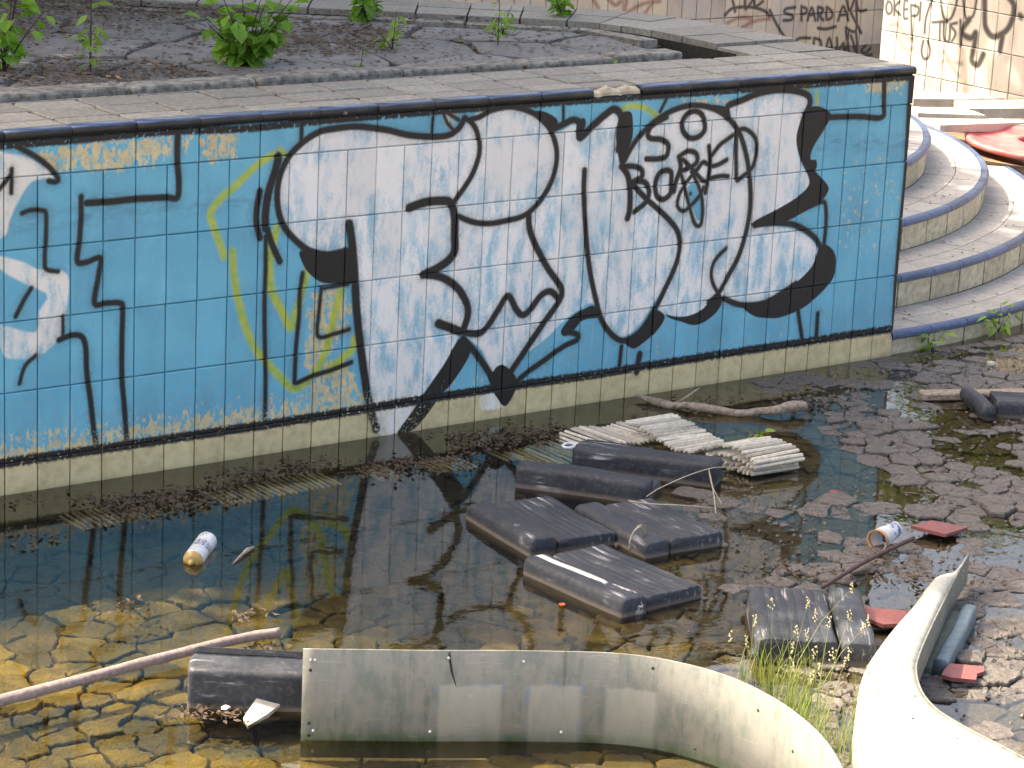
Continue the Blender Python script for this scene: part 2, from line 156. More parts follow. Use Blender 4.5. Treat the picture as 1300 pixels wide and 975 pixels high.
B_RED=[[(9.332,0.318),(9.443,0.352),(9.571,0.337),(9.524,0.291)],[(9.475,0.274),(9.623,0.325),(9.75,0.33)],[(8.033,0.558),(8.065,0.512),(8.096,0.477)],[(8.163,0.554),(8.24,0.494),(8.296,0.515)],[(8.354,0.524),(8.346,0.433),(8.432,0.464),(8.533,0.495),(8.666,0.501)],[(8.592,0.493),(8.524,0.409)]]
R_BLACK=[[(5.001,0.745),(5.013,0.7),(4.991,0.66),(4.957,0.682),(4.968,0.732),(5.001,0.745)],[(4.942,0.761),(4.93,0.659)],[(4.888,0.759),(4.931,0.708),(4.87,0.667)],[(4.816,0.768),(4.845,0.765),(4.837,0.655),(4.803,0.656)],[(4.838,0.709),(4.81,0.716)],[(4.782,0.747),(4.749,0.529)],[(4.782,0.747),(4.709,0.74),(4.715,0.688),(4.767,0.677)],[(4.69,0.776),(4.687,0.657)],[(4.636,0.528),(4.646,0.458),(4.621,0.41),(4.575,0.425),(4.571,0.486),(4.6,0.533)],[(4.578,0.841),(4.63,0.682),(4.63,0.58)],[(4.518,0.832),(4.467,0.703),(4.408,0.703),(4.372,0.783),(4.359,0.868)],[(4.313,0.874),(4.272,0.729),(4.206,0.754),(4.187,0.873)],[(4.568,0.659),(4.429,0.683)],[(4.499,0.674),(4.488,0.548)],[(4.463,0.67),(4.451,0.57),(4.403,0.56),(4.404,0.669)],[(4.348,0.685),(4.399,0.662),(4.351,0.618),(4.378,0.555)],[(4.316,0.706),(4.295,0.541)]]
R_THICK=[[(4.237,0.725),(4.295,0.634),(4.21,0.603),(4.169,0.643),(4.177,0.524),(4.18,0.457),(4.121,0.44),(4.084,0.513)],[(4.119,0.882),(4.105,0.768),(4.084,0.687),(4.009,0.639),(3.904,0.695),(3.859,0.783),(3.859,0.865),(3.909,0.908)],[(3.932,0.65),(3.943,0.558)],[(3.798,0.805),(3.784,0.797)]]
R_FAINT=[[(4.958,0.587),(4.899,0.603),(4.846,0.567),(4.766,0.51),(4.708,0.535)],[(4.938,0.52),(4.891,0.536),(4.808,0.452),(4.724,0.464)],[(4.485,0.464),(4.44,0.479),(4.375,0.429),(4.269,0.427)],[(4.455,0.409),(4.398,0.425),(4.282,0.341)]]
TR={'RIBL_low':[(-0.267,-2.358,0.0),(-0.125,-2.435,0.0),(0.028,-2.517,0.0),(0.182,-2.6,0.0),(0.336,-2.684,0.0),(0.44,-2.763,0.0),(0.521,-2.836,0.0),(0.588,-2.926,0.0),(0.637,-3.018,0.0)],'RIBL_rim':[(-0.266,-2.344,0.265),(-0.111,-2.439,0.265),(0.034,-2.528,0.265),(0.184,-2.613,0.265),(0.313,-2.693,0.265),(0.438,-2.777,0.265),(0.529,-2.87,0.265),(0.593,-2.994,0.265),(0.621,-3.123,0.265),(0.615,-3.287,0.265),(0.574,-3.454,0.265),(0.518,-3.587,0.265),(0.427,-3.733,0.265),(0.285,-3.891,0.265)],'RIBR_rim':[(2.278,-2.372,0.12),(2.089,-2.504,0.125),(1.881,-2.657,0.13),(1.613,-2.861,0.15),(1.387,-3.039,0.17),(1.24,-3.17,0.19),(1.104,-3.326,0.21),(1.019,-3.462,0.225),(0.969,-3.588,0.24),(0.939,-3.715,0.25),(0.91,-3.878,0.26),(0.876,-4.066,0.26)],'RIBR_out':[(2.284,-2.36,0.118),(2.115,-2.468,0.12),(2.016,-2.482,0.12),(1.742,-2.66,0.13),(1.485,-2.819,0.14),(1.269,-2.97,0.15),(1.101,-3.112,0.155),(0.965,-3.252,0.15),(0.877,-3.364,0.14),(0.832,-3.449,0.12),(0.764,-3.58,0.1),(0.668,-3.807,0.08)],'BRANCH':[(2.772,-0.048,0.02),(2.787,-0.116,0.015),(2.818,-0.203,0.01),(2.852,-0.26,0.02),(2.908,-0.34,0.02),(2.996,-0.431,0.012),(3.071,-0.463,0.02),(3.112,-0.51,0.03),(3.185,-0.523,0.04),(3.255,-0.526,0.035)],'POLE':[(-1.019,-1.76,0.02),(-0.864,-1.731,0.02),(-0.612,-1.714,0.025),(-0.345,-1.689,0.03),(-0.072,-1.675,0.035),(0.064,-1.698,0.04)],'STICK':[(1.821,-2.179,0.03),(2.119,-2.068,0.035),(2.424,-1.98,0.04)],'GRND':[(6.537,2.246,0.55),(6.535,1.87,0.47),(6.617,1.795,0.4),(6.913,1.738,0.25),(7.161,1.719,0.12)],'OUT':[(4.142,0.694,1.275),(4.166,1.204,1.275),(4.138,1.568,1.275),(4.062,1.732,1.275),(3.884,1.842,1.275),(3.814,1.891,1.275),(3.552,2.213,1.275),(3.255,2.46,1.275)],'INN':[(3.662,0.633,1.275),(3.71,0.886,1.275),(3.742,1.311,1.275),(3.779,1.677,1.275),(3.441,2.116,1.275),(3.199,2.417,1.275)]}

# ------------------------------------------------------------------ flat paint masks, drawn in metres on the wall
class Mask:
    def __init__(s, x0, x1, z0, z1, res):
        s.x0, s.x1, s.z0, s.z1 = x0, x1, z0, z1; s.w = int(round((x1 - x0) / res)); s.h = int(round((z1 - z0) / res))
        s.X, s.Z = np.meshgrid(x0 + (np.arange(s.w) + .5) / s.w * (x1 - x0), z0 + (np.arange(s.h) + .5) / s.h * (z1 - z0))
    def new(s): return np.zeros((s.h, s.w), np.float32)
    def win(s, pts, pad):
        i0 = max(0, int((pts[:, 0].min() - pad - s.x0) / (s.x1 - s.x0) * s.w)); i1 = min(s.w, int((pts[:, 0].max() + pad - s.x0) / (s.x1 - s.x0) * s.w) + 2)
        j0 = max(0, int((pts[:, 1].min() - pad - s.z0) / (s.z1 - s.z0) * s.h)); j1 = min(s.h, int((pts[:, 1].max() + pad - s.z0) / (s.z1 - s.z0) * s.h) + 2)
        return slice(j0, j1), slice(i0, i1)
    def dist(s, pts, w_, closed=False):
        X, Z = s.X[w_], s.Z[w_]; d = np.full(X.shape, 9., np.float32); P = list(pts) + ([pts[0]] if closed else [])
        for a, b in zip(P[:-1], P[1:]):
            dx, dz = b[0] - a[0], b[1] - a[1]; L2 = dx * dx + dz * dz + 1e-12
            t = np.clip(((X - a[0]) * dx + (Z - a[1]) * dz) / L2, 0, 1); d = np.minimum(d, np.hypot(X - a[0] - t * dx, Z - a[1] - t * dz))
        return d
    def stroke(s, m, pts, width, soft=.006, smooth=True, gain=1):
        p = catmull(pts, 5) if smooth else np.array(pts, float); w_ = s.win(p, width + soft * 2)
        if m[w_].size == 0: return
        d = s.dist(p, w_); m[w_] = np.maximum(m[w_], gain * np.clip((width / 2 + soft / 2 - d) / soft, 0, 1))
    def fill(s, m, pts, soft=.006, val=1, smooth=True):
        p = catmull(pts, 4, True) if smooth else np.array(pts, float); w_ = s.win(p, soft * 2)
        if m[w_].size == 0: return
        X, Z = s.X[w_], s.Z[w_]; ins = np.zeros(X.shape, bool)
        for a, b in zip(p, np.roll(p, -1, 0)):
            c = ((a[1] > Z) != (b[1] > Z)); ins ^= c & (X < (b[0] - a[0]) * (Z - a[1]) / (b[1] - a[1] + 1e-12) + a[0])
        sd_ = s.dist(p, w_, True) * np.where(ins, 1, -1); k = np.clip(sd_ / soft + .5, 0, 1)
        m[w_] = np.maximum(m[w_], k * val) if val > 0 else m[w_] * (1 - k)
    def image(s, name, r, g, b):
        im = bpy.data.images.new(name, s.w, s.h, float_buffer=False); im.colorspace_settings.name = 'Non-Color'
        im.pixels.foreach_set(np.dstack([r, g, b, np.ones_like(r)]).astype(np.float32).ravel()); im.update(); im.pack(); return im
    def uv(s, t, a, z):
        return t.comb(t.math('DIVIDE', t.math('SUBTRACT', a, s.x0), s.x1 - s.x0), t.math('DIVIDE', t.math('SUBTRACT', z, s.z0), s.z1 - s.z0), 0.)
def texnode(t, im, vec):
    n = t.n.new('ShaderNodeTexImage'); n.image = im; n.extension = 'EXTEND'; t.l.new(vec, n.inputs[0])
    q = t.n.new('ShaderNodeSeparateColor'); t.l.new(n.outputs[0], q.inputs[0]); return q.outputs
MK = Mask(-.45, 4.27, -.06, 1.28, .0026)
mb, mw, my, ms = MK.new(), MK.new(), MK.new(), MK.new()
for p in G_WHITE: MK.fill(mw, p, .009)
for p in G_UNWHITE: MK.fill(mw, p, .006, -1)
for p in G_BLACKF: MK.fill(mb, p, .004, 1)
for wd, p in G_BLACK: MK.stroke(mb, p, wd * 1.32, .008)
mh = MK.new()
for wd, p in G_BLACK: MK.stroke(mh, p, wd * 1.3 + .022, .034, gain=.9)
for wd, p in G_YELLOW: MK.stroke(my, p, wd * 1.25, .016, gain=.95)
for p in G_SCUFF: MK.fill(ms, p, .05, .8 if p is not G_SCUFF[-1] else .35)
mtop = MK.new(); MK.stroke(mtop, [(-.5, 1.228), (.2, 1.226), (.6, 1.232), (.95, 1.222), (1.3, 1.230), (2.2, 1.233), (3.2, 1.229), (4.3, 1.231)], .032, .012); MK.stroke(mtop, [(-.5, .119), (1., .114), (1.6, .119), (2.1, .122), (2.6, .117), (3, .122), (4.25, .124)], .042, .014)
IM_A = MK.image('wall_paint_mask', mb, mw, my); IM_B = MK.image('wall_wear_mask', ms, mtop, mh)
def wall_mat(name, dirty=1.):
    t = NT(name); P = t.pos(); sx = t.sep(P); uv = MK.uv(t, sx[0], sx[2]); A = texnode(t, IM_A, uv); B = texnode(t, IM_B, uv)
    fine = t.noise(P, 90, 5, .65); mid = t.noise(P, 22, 5, .6); big = t.noise(P, 3.2, 3)
    cream = t.mix(t.ramp(mid, .35, .75), (.66, .55, .31), (.50, .40, .21))
    cream = t.mix(t.math('MULTIPLY', t.ramp(sx[2], .03, -.03), .55), cream, (.12, .12, .05))
    blue = t.mix(t.ramp(big, .3, .7), (.145, .475, .61), (.115, .39, .53))
    blue = t.mix(t.math('MULTIPLY', t.ramp(mid, .5, .72), .35), blue, (.24, .52, .62))
    # dirty tide band across the wall and grime lower down
    band = t.math('MULTIPLY', t.ramp(t.math('ABSOLUTE', t.math('SUBTRACT', sx[2], t.math('MULTIPLY_ADD', big, .12, .90))), .0, .07, 1, 0), t.ramp(t.noise(t.map(P, (3, 1, 9)), 4, 5), .4, .65, 0, .42))
    blue = t.mix(band, blue, (.06, .15, .22))
    blue = t.mix(t.math('MULTIPLY', t.ramp(sx[2], .55, .12), t.ramp(mid, .4, .7, 0, .4)), blue, (.20, .30, .34))
    blue = t.mix(t.math('MULTIPLY', t.ramp(t.noise(t.map(P, (2.2, 1, 1.2), (1, 0, 5)), 3., 5, .68), .48, .72), .5), blue, (.115, .30, .40)); blue = t.mix(t.math('MULTIPLY', t.ramp(t.noise(t.map(P, (9, 1, 1.6)), 1.5, 4, .6), .55, .75), .35), blue, (.26, .54, .64))
    bluemask = t.ramp(t.math('ADD', sx[2], t.math('MULTIPLY', t.math('SUBTRACT', fine, .5), .06)), .108, .122)
    low = t.math('MULTIPLY', t.ramp(sx[2], .30, .12), t.ramp(sx[0], 2.2, 1.4, .25, .85))
    sc = t.math('MAXIMUM', B[0], low); scn = t.noise(t.map(P, (1, 1, .55)), 48, 6, .72)
    scuff = t.ramp(t.math('ADD', scn, t.math('MULTIPLY', sc, .26)), .655, .70)
    tiny = t.ramp(t.noise(P, 130, 3, .6), .70, .74)
    scuff = t.math('MAXIMUM', scuff, t.math('MULTIPLY', tiny, .55))
    c = t.mix(t.math('MULTIPLY', bluemask, t.math('SUBTRACT', 1., scuff)), cream, blue)
    # white spray, rolled on thinly: blue shows through in streaks, mostly lower down
    stre = t.noise(t.map(P, (15, 1, 6)), 1., 5, .65, .3); patch = t.noise(t.map(P, (1, 1, .8), (4, 0, 2)), 5.5, 4, .6); thin = t.ramp(sx[2], 1.05, .30, .0, .17)
    gapm = t.math('MULTIPLY', t.ramp(t.math('ADD', patch, thin), .38, .62), t.ramp(t.math('ADD', stre, t.math('MULTIPLY', t.math('SUBTRACT', fine, .5), .25)), .40, .66))
    gapm = t.math('MAXIMUM', gapm, t.math('MULTIPLY', t.ramp(t.math('ADD', stre, thin), .62, .80), .5)); wv = t.math('MULTIPLY_ADD', gapm, -.74, .97)
    wv = t.math('MULTIPLY', wv, A[1])
    wcol = t.mix(t.ramp(fine, .5, .8, 0, .35), (.84, .81, .76), (.66, .64, .60))
    wcol = t.mix(t.math('MULTIPLY', t.ramp(sx[0], .5, .3), .5), wcol, (.80, .72, .60))
    c = t.mix(wv, c, wcol)
    c = t.mix(t.math('MULTIPLY', A[2], t.ramp(fine, .2, .5, .6, .95)), c, t.mix(t.ramp(mid, .4, .6), (.50, .52, .02), (.34, .46, .03)))
    c = t.mix(t.math('MULTIPLY', B[2], t.ramp(t.math('ADD', t.noise(P, 320, 2, .6), t.math('MULTIPLY', mid, .5)), .62, .95, 0, .75)), c, (.03, .03, .03))
    drp = t.math('MULTIPLY', t.ramp(t.noise(t.map(P, (45, 1, 1.6), (7, 0, 1)), 1., 3, .5), .68, .74), t.ramp(sx[2], .62, .2, 0, .35)); c = t.mix(drp, c, (.50, .52, .50))
    blk = t.math('MULTIPLY', A[0], t.ramp(t.math('ADD', fine, t.math('MULTIPLY', low, .28)), .70, .84, 1, .25))
    lin = t.math('MULTIPLY', B[1], t.ramp(t.math('ADD', t.noise(P, 60, 5, .7), t.math('MULTIPLY', B[1], .26)), .60, .68))
    c = t.mix(t.math('MAXIMUM', blk, lin), c, (.017, .016, .015))
    c = t.mix(t.ramp(t.noise(P, 55, 4, .7), .66, .76, 0, .25), c, (.10, .09, .07))
    c = t.mix(1, c, t.comb(*[t.math('MULTIPLY_ADD', t.rnd(), .12, .94)] * 3), 'MULTIPLY')
    if dirty < 1: c = t.mix(1, c, (dirty * .9, dirty, dirty), 'MULTIPLY'); c = t.mix(t.ramp(sx[2], .118, .106, 0, .75), c, (.06, .045, .03))
    t.bump(t.math('ADD', t.math('MULTIPLY', fine, .5), mid), .12, .003)
    return t.fin(c, t.ramp(mid, .3, .7, .35, .6), spec=.4)
MAT_WALL = wall_mat('painted_pool_tile'); MAT_GROUT = wall_mat('painted_grout', .55)
def back_mat(name, mk, im, axis, dirty=1., lit=False):
    t = NT(name); P = t.pos(); sx = t.sep(P); A = texnode(t, im, mk.uv(t, sx[axis], sx[2])); n1 = t.noise(P, 16, 5, .65); n2 = t.noise(P, 2.5, 4, .6)
    if lit: c = t.mix(t.ramp(n2, .35, .7), (.68, .65, .57), (.55, .51, .43))  # lit copy: whiter tile colour carries the look of the sunlit wall
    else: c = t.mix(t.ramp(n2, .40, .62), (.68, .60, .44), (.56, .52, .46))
    c = t.mix(t.ramp(n1, .55, .8, 0, .5), c, (.36, .32, .27))
    c = t.mix(t.math('MULTIPLY', t.ramp(t.noise(t.map(P, (1, 1, .3)), 9, 4), .5, .7), .35), c, (.33, .21, .20))
    c = t.mix(t.math('MULTIPLY', A[2], .8), c, (.24, .055, .05)); c = t.mix(t.math('MULTIPLY', A[0], .92), c, (.025, .025, .03)); c = t.mix(t.math('MULTIPLY', A[1], .5), c, (.06, .05, .06))
    c = t.mix(1, c, t.comb(*[t.math('MULTIPLY_ADD', t.rnd(), .2, .9)] * 3), 'MULTIPLY')
    if dirty < 1: c = t.mix(1, c, (dirty, dirty, dirty), 'MULTIPLY')
    t.bump(n1, .15, .004); return t.fin(c, .55)
MB = Mask(3.0, 11.5, -.2, 2.2, .006); m1, m3 = MB.new(), MB.new()
for p in B_BLACK: MB.stroke(m1, p, .026, .014)
for p in B_RED: MB.stroke(m3, p, .03, .02, gain=.8)
IM_L = MB.image('rear_wall_paint_mask', m1, MB.new(), m3)
MR = Mask(2.0, 5.1, -.2, 2.2, .006); m1, m2 = MR.new(), MR.new()
for p in R_BLACK: MR.stroke(m1, p, .022, .014)
for p in R_THICK: MR.stroke(m1, p, .045, .02)
for p in R_FAINT: MR.stroke(m2, p, .03, .02)
IM_R = MR.image('side_wall_paint_mask', m1, m2, MR.new())
# ------------------------------------------------------------------ materials
def mud_mat():
    t = NT('cracked_mud'); P = t.pos(); z = t.sep(P)[2]; n1 = t.noise(P, 60, 6, .65); n2 = t.noise(P, 7, 4, .6); n3 = t.noise(P, 220, 3, .6)
    dry = t.mix(t.ramp(n1, .3, .7), (.195, .168, .145), (.095, .082, .072)); dry = t.mix(t.ramp(n3, .58, .72, 0, .5), dry, (.27, .23, .19))
    alg = t.mix(t.ramp(n2, .35, .65), (.33, .232, .05), (.165, .122, .034)); alg = t.mix(t.ramp(n1, .5, .8, 0, .5), alg, (.12, .09, .03))
    under = t.ramp(t.math('ADD', z, t.math('MULTIPLY', t.math('SUBTRACT', n2, .5), .02)), -.006, -.022)
    c = t.mix(under, dry, alg); c = t.mix(t.math('MULTIPLY', t.ramp(z, -.062, -.095), .9), c, (.042, .042, .026))  # deep mud darkened in place of shade and light lost through the water
    c = t.mix(t.math('MULTIPLY', under, t.ramp(t.noise(P, 2.6, 4, .6), .42, .62, 0, .75)), c, (.06, .05, .022))
    c = t.mix(t.ramp(t.noise(P, 16, 4, .65), .5, .7, 0, .45), c, (.05, .042, .034))
    c = t.mix(1, c, t.comb(*[t.math('MULTIPLY_ADD', t.rnd(), .6, .65)] * 3), 'MULTIPLY')
    t.bump(t.math('ADD', t.math('MULTIPLY', t.noise(P, 28, 5, .7), 1.6), t.math('ADD', n1, t.math('MULTIPLY', n3, .6))), .8, .012)
    return t.fin(c, t.ramp(t.noise(P, 16, 4, .65), .35, .65, .75, .36), spec=.5)
def water_mat():
    t = NT('pool_water'); t.n.remove(t.bsdf); P = t.pos()
    n = t.noise(t.map(P, (1, 1, 1)), 9, 3, .5); b = t.n.new('ShaderNodeBump'); b.inputs['Strength'].default_value = .03; b.inputs['Distance'].default_value = .02; t.l.new(n, b.inputs['Height'])
    fr = t.n.new('ShaderNodeFresnel'); fr.inputs[0].default_value = 1.52; t.l.new(b.outputs[0], fr.inputs[1])
    gl = t.n.new('ShaderNodeBsdfGlossy'); gl.inputs['Roughness'].default_value = .012; gl.inputs['Color'].default_value = (1, 1, 1, 1); t.l.new(b.outputs[0], gl.inputs['Normal'])
    tr = t.n.new('ShaderNodeBsdfTransparent'); tr.inputs[0].default_value = (.78, .76, .58, 1)
    m = t.n.new('ShaderNodeMixShader'); df = t.n.new('ShaderNodeBsdfDiffuse'); df.inputs[0].default_value = (.24, .235, .17, 1); sm_ = t.n.new('ShaderNodeMixShader'); t.set(sm_.inputs[0], t.ramp(t.noise(P, 3.5, 5, .65), .45, .75, .0, .015)); t.l.new(tr.outputs[0], sm_.inputs[1]); t.l.new(df.outputs[0], sm_.inputs[2]); t.l.new(fr.outputs[0], m.inputs[0]); t.l.new(sm_.outputs[0], m.inputs[1]); t.l.new(gl.outputs[0], m.inputs[2]); t.l.new(m.outputs[0], t.out.inputs[0]); return t.mat
def leaf_mat(name, c1, c2, trans=.4):
    t = NT(name); v = t.pos(); c = t.mix(t.ramp(t.noise(v, 14, 3), .3, .7), c1, c2); c = t.mix(1, c, t.comb(*[t.math('MULTIPLY_ADD', t.rnd(), .5, .75)] * 3), 'MULTIPLY')
    t.fin(c, .5, spec=.35); tl = t.n.new('ShaderNodeBsdfTranslucent'); t.l.new(t.mix(1, c, (1.4, 1.5, .7), 'MULTIPLY'), tl.inputs[0])
    m = t.n.new('ShaderNodeMixShader'); m.inputs[0].default_value = trans; t.l.new(t.bsdf.outputs[0], m.inputs[1]); t.l.new(tl.outputs[0], m.inputs[2]); t.l.new(m.outputs[0], t.out.inputs[0]); return t.mat
def plastic_mat(name, c1, c2, wear, stripe=None):
    t = NT(name); v = t.obj(); n1 = t.noise(t.map(v, (60, 4, 30)), 1, 5, .65); n2 = t.noise(v, 9, 4, .6); n3 = t.noise(v, 70, 4, .6)
    c = t.mix(t.ramp(n2, .3, .7), c1, c2); c = t.mix(t.ramp(n3, .45, .8, 0, .5), c, (.11, .105, .10))
    wp = t.math('MULTIPLY', t.ramp(n1, .60 - wear * .1, .72, 0, 1), t.ramp(t.noise(v, 5, 3), .48, .60)); c = t.mix(wp, c, (.42, .42, .42))
    if stripe:
        o = t.sep(v); st_ = t.math('MULTIPLY', t.ramp(t.math('ABSOLUTE', t.math('SUBTRACT', o[0], t.math('MULTIPLY_ADD', o[1], -.03, stripe))), .017, .011), t.ramp(t.math('ADD', t.noise(t.map(v, (30, 14, 30)), 1, 5, .7), t.math('MULTIPLY', o[1], .6)), .40, .46)); c = t.mix(st_, c, (.62, .60, .57))
    c = t.mix(t.ramp(t.sep(t.pos())[2], .022, .004, 0, .75), c, (.17, .14, .11))
    t.bump(t.math('ADD', n1, t.math('MULTIPLY', n3, .5)), .12, .004); return t.fin(c, t.ramp(n2, .3, .7, .5, .68), spec=.35)
def fibre_mat(name, base=(.245, .24, .21), green=(.165, .185, .165)):
    t = NT(name); P = t.pos(); n1 = t.noise(t.map(P, (1, 1, .45)), 26, 6, .68); n2 = t.noise(P, 4, 4, .6); n3 = t.noise(P, 110, 4, .65)
    c = t.mix(t.ramp(n1, .38, .66), base, green); c = t.mix(t.ramp(n2, .45, .65, 0, .6), c, tuple(x * 1.15 for x in base))
    c = t.mix(t.ramp(n3, .60, .72, 0, .55), c, (.15, .15, .10)); z = t.sep(P)[2]
    c = t.mix(t.math('MULTIPLY', t.ramp(z, .045, .005), t.ramp(n1, .35, .6, .4, .95)), c, (.10, .15, .08))
    scr = t.ramp(t.noise(t.map(P, (8, 8, 90), (3, 1, 2)), 1, 4, .6, 1.5), .60, .66); c = t.mix(t.math('MULTIPLY', scr, t.ramp(n2, .4, .6, 0, .5)), c, tuple(x * 1.5 for x in base)); drip = t.math('MULTIPLY', t.ramp(t.noise(t.map(P, (30, 30, 1.2)), 1, 4, .6), .52, .66), t.ramp(n1, .3, .7)); c = t.mix(t.math('MULTIPLY', drip, .55), c, (.09, .095, .07))
    t.bump(t.math('ADD', n3, scr), .15, .003); return t.fin(c, t.ramp(n2, .3, .7, .45, .65), spec=.35)
MAT_MUD = mud_mat(); MAT_WATER = water_mat()
MAT_BLACKPL = plastic_mat('black_plastic', (.018, .021, .028), (.035, .039, .048), .5); MAT_BLACKPL2 = plastic_mat('scuffed_black_plastic', (.022, .026, .034), (.042, .046, .054), .8)
MAT_STRIPE = plastic_mat('white_scuffed_black_plastic', (.022, .026, .034), (.045, .05, .06), .6, -.112)
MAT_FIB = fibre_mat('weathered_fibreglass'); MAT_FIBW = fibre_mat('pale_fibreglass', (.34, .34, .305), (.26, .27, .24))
def edge_mat():
    t = NT('blue_edge_glaze'); z = t.sep(t.pos())[2]; n = t.noise(t.pos(), 45, 5, .65); c = t.mix(t.ramp(n, .3, .7), (.055, .105, .22), (.035, .065, .14)); c = t.mix(t.ramp(t.noise(t.pos(), 6, 4), .45, .62, 0, .6), c, (.03, .04, .06))
    c = t.mix(t.ramp(t.math('ADD', z, t.math('MULTIPLY', t.math('SUBTRACT', n, .5), .016)), 1.273, 1.266), c, (.017, .017, .018)); c = t.mix(t.ramp(t.noise(t.pos(), 30, 4, .7), .66, .72, 0, .7), c, (.36, .32, .25)); return t.fin(c, .35)
MAT_BLUEEDGE = edge_mat(); MAT_FIBD = fibre_mat('shaded_side_fibreglass', (.17, .172, .145), (.11, .125, .105))  # shaded_side_fibreglass: darker copy, the chute side's shade is put into its colour
MAT_COPING = simple('grey_coping_tile', (.33, .305, .255), (.19, .175, .145), 55, .85, .5, .004, .14)
MAT_GAP = simple('dark_joint_soil', (.045, .04, .03), (.02, .018, .014), 60, .95, .6, .01, 0)
MAT_KERB = simple('weathered_kerb', (.34, .315, .27), (.07, .065, .05), 30, .9, .6, .008, .1)
MAT_SLATE = simple('dark_slate', (.145, .14, .135), (.22, .205, .19), 30, .75, .5, .006, .22)
MAT_CREAM = simple('cream_step_tile', (.56, .50, .35), (.32, .27, .18), 30, .6, .25, .003, .15)
MAT_TREAD = simple('grey_tread_tile', (.42, .40, .36), (.31, .29, .26), 45, .8, .3, .003, .1)
MAT_NOSE = simple('blue_step_nosing', (.075, .125, .235), (.05, .075, .14), 40, .4, .15, .002, .25)
MAT_SOIL = simple('dry_soil', (.27, .17, .095), (.15, .095, .06), 18, .95, .8, .02, 0)
MAT_EARTH = simple('dark_earth', (.085, .06, .042), (.04, .03, .022), 30, .95, .8, .015, 0)
MAT_CONC = simple('pale_concrete', (.50, .47, .41), (.38, .35, .30), 22, .9, .4, .006, .1)
MAT_RED = simple('faded_red_plastic', (.55, .075, .085), (.56, .20, .17), 9, .55, .1, .003, 0)
MAT_REDTILE = simple('red_floor_tile', (.27, .085, .075), (.19, .06, .055), 50, .6, .25, .003, .15)
MAT_BARK = simple('brown_bark', (.075, .055, .04), (.035, .027, .02), 25, .95, .9, .02, .1)
MAT_DRIFT = simple('bleached_driftwood', (.38, .31, .235), (.16, .12, .085), 60, .85, .7, .006, 0, 'pos')
MAT_POLE = simple('weathered_pole_wood', (.30, .235, .215), (.17, .12, .11), 70, .8, .5, .004, 0)
MAT_STICK = simple('dark_red_stick', (.10, .055, .05), (.05, .03, .028), 60, .7, .4, .004, 0)
MAT_ROD = simple('cream_plastic_rod', (.60, .55, .45), (.40, .36, .28), 50, .6, .25, .002, .3)
MAT_ROPE = simple('pale_cord', (.42, .37, .28), (.28, .24, .18), 90, .9, .2, .002, 0)
MAT_LEAF = leaf_mat('bush_leaf', (.12, .25, .03), (.18, .34, .045)); MAT_LEAFS = leaf_mat('sunlit_tree_leaf', (.10, .19, .03), (.14, .24, .04)); MAT_LEAFT = leaf_mat('tree_leaf', (.035, .08, .018), (.06, .115, .025)); MAT_LEAFY = leaf_mat('sapling_leaf', (.17, .31, .05), (.24, .36, .07))
MAT_GRASS = leaf_mat('grass_blade', (.15, .22, .05), (.26, .27, .10), .35); MAT_SEED = leaf_mat('grass_seed', (.30, .28, .18), (.24, .22, .13), .25)
MAT_LITTER = simple('brown_leaf_litter', (.13, .085, .05), (.055, .038, .025), 40, .9, .3, .005, .3)
MAT_WHITEP = simple('white_print', (.72, .72, .72), (.60, .61, .62), 40, .4, .05, .002, 0); MAT_GOLD = simple('gold_can_metal', (.42, .30, .10), (.30, .2, .07), 60, .35, .1, .001, 0)
# ------------------------------------------------------------------ geometry tools
def clip(poly, n, d):
    out = []; N = len(poly)
    for i in range(N):
        a, b = poly[i], poly[(i + 1) % N]; da = a[0] * n[0] + a[1] * n[1] - d; db = b[0] * n[0] + b[1] * n[1] - d
        if da <= 0: out.append(a)
        if (da < 0) != (db < 0) and abs(da - db) > 1e-12:
            t = da / (da - db); out.append((a[0] + t * (b[0] - a[0]), a[1] + t * (b[1] - a[1])))
    return out
def voronoi(pts, region, R):
    pts = np.array(pts); res = []
    for i, p in enumerate(pts):
        poly = [(p[0] - R, p[1] - R), (p[0] + R, p[1] - R), (p[0] + R, p[1] + R), (p[0] - R, p[1] + R)]
        d2 = ((pts - p) ** 2).sum(1)
        for j in np.argsort(d2)[1:24]:
            if d2[j] > 4 * R * R: break
            q = pts[j]; n = q - p; poly = clip(poly, n, float(n @ (p + q)) / 2)
            if len(poly) < 3: break
        for k in range(len(region)):
            a, b = region[k], region[(k + 1) % len(region)]; n = (b[1] - a[1], -(b[0] - a[0]))
            if len(poly) >= 3: poly = clip(poly, n, n[0] * a[0] + n[1] * a[1])
        res.append(poly if len(poly) >= 3 else None)
    return res
def area(p): return abs(sum(p[i][0] * p[(i + 1) % len(p)][1] - p[(i + 1) % len(p)][0] * p[i][1] for i in range(len(p)))) / 2
def ragged(poly, gap, jit, rnd):
    """resampled, inset, slightly irregular outline"""
    c = np.mean(poly, 0); r = math.sqrt(area(poly) / math.pi); k = 1 - gap / max(r, gap * 1.5); out = []
    for i in range(len(poly)):
        a, b = np.array(poly[i]), np.array(poly[(i + 1) % len(poly)]); L = np.linalg.norm(b - a)
        if L < r * .16: continue
        for t in ((.06, .3, .5, .7, .94) if L > r * .7 else ((.14, .5, .86) if L > r * .4 else (.5,))):
            q = a + (b - a) * t; out.append(c + (q - c) * (k + jit * (rnd.random() - .5)))
    return c, out
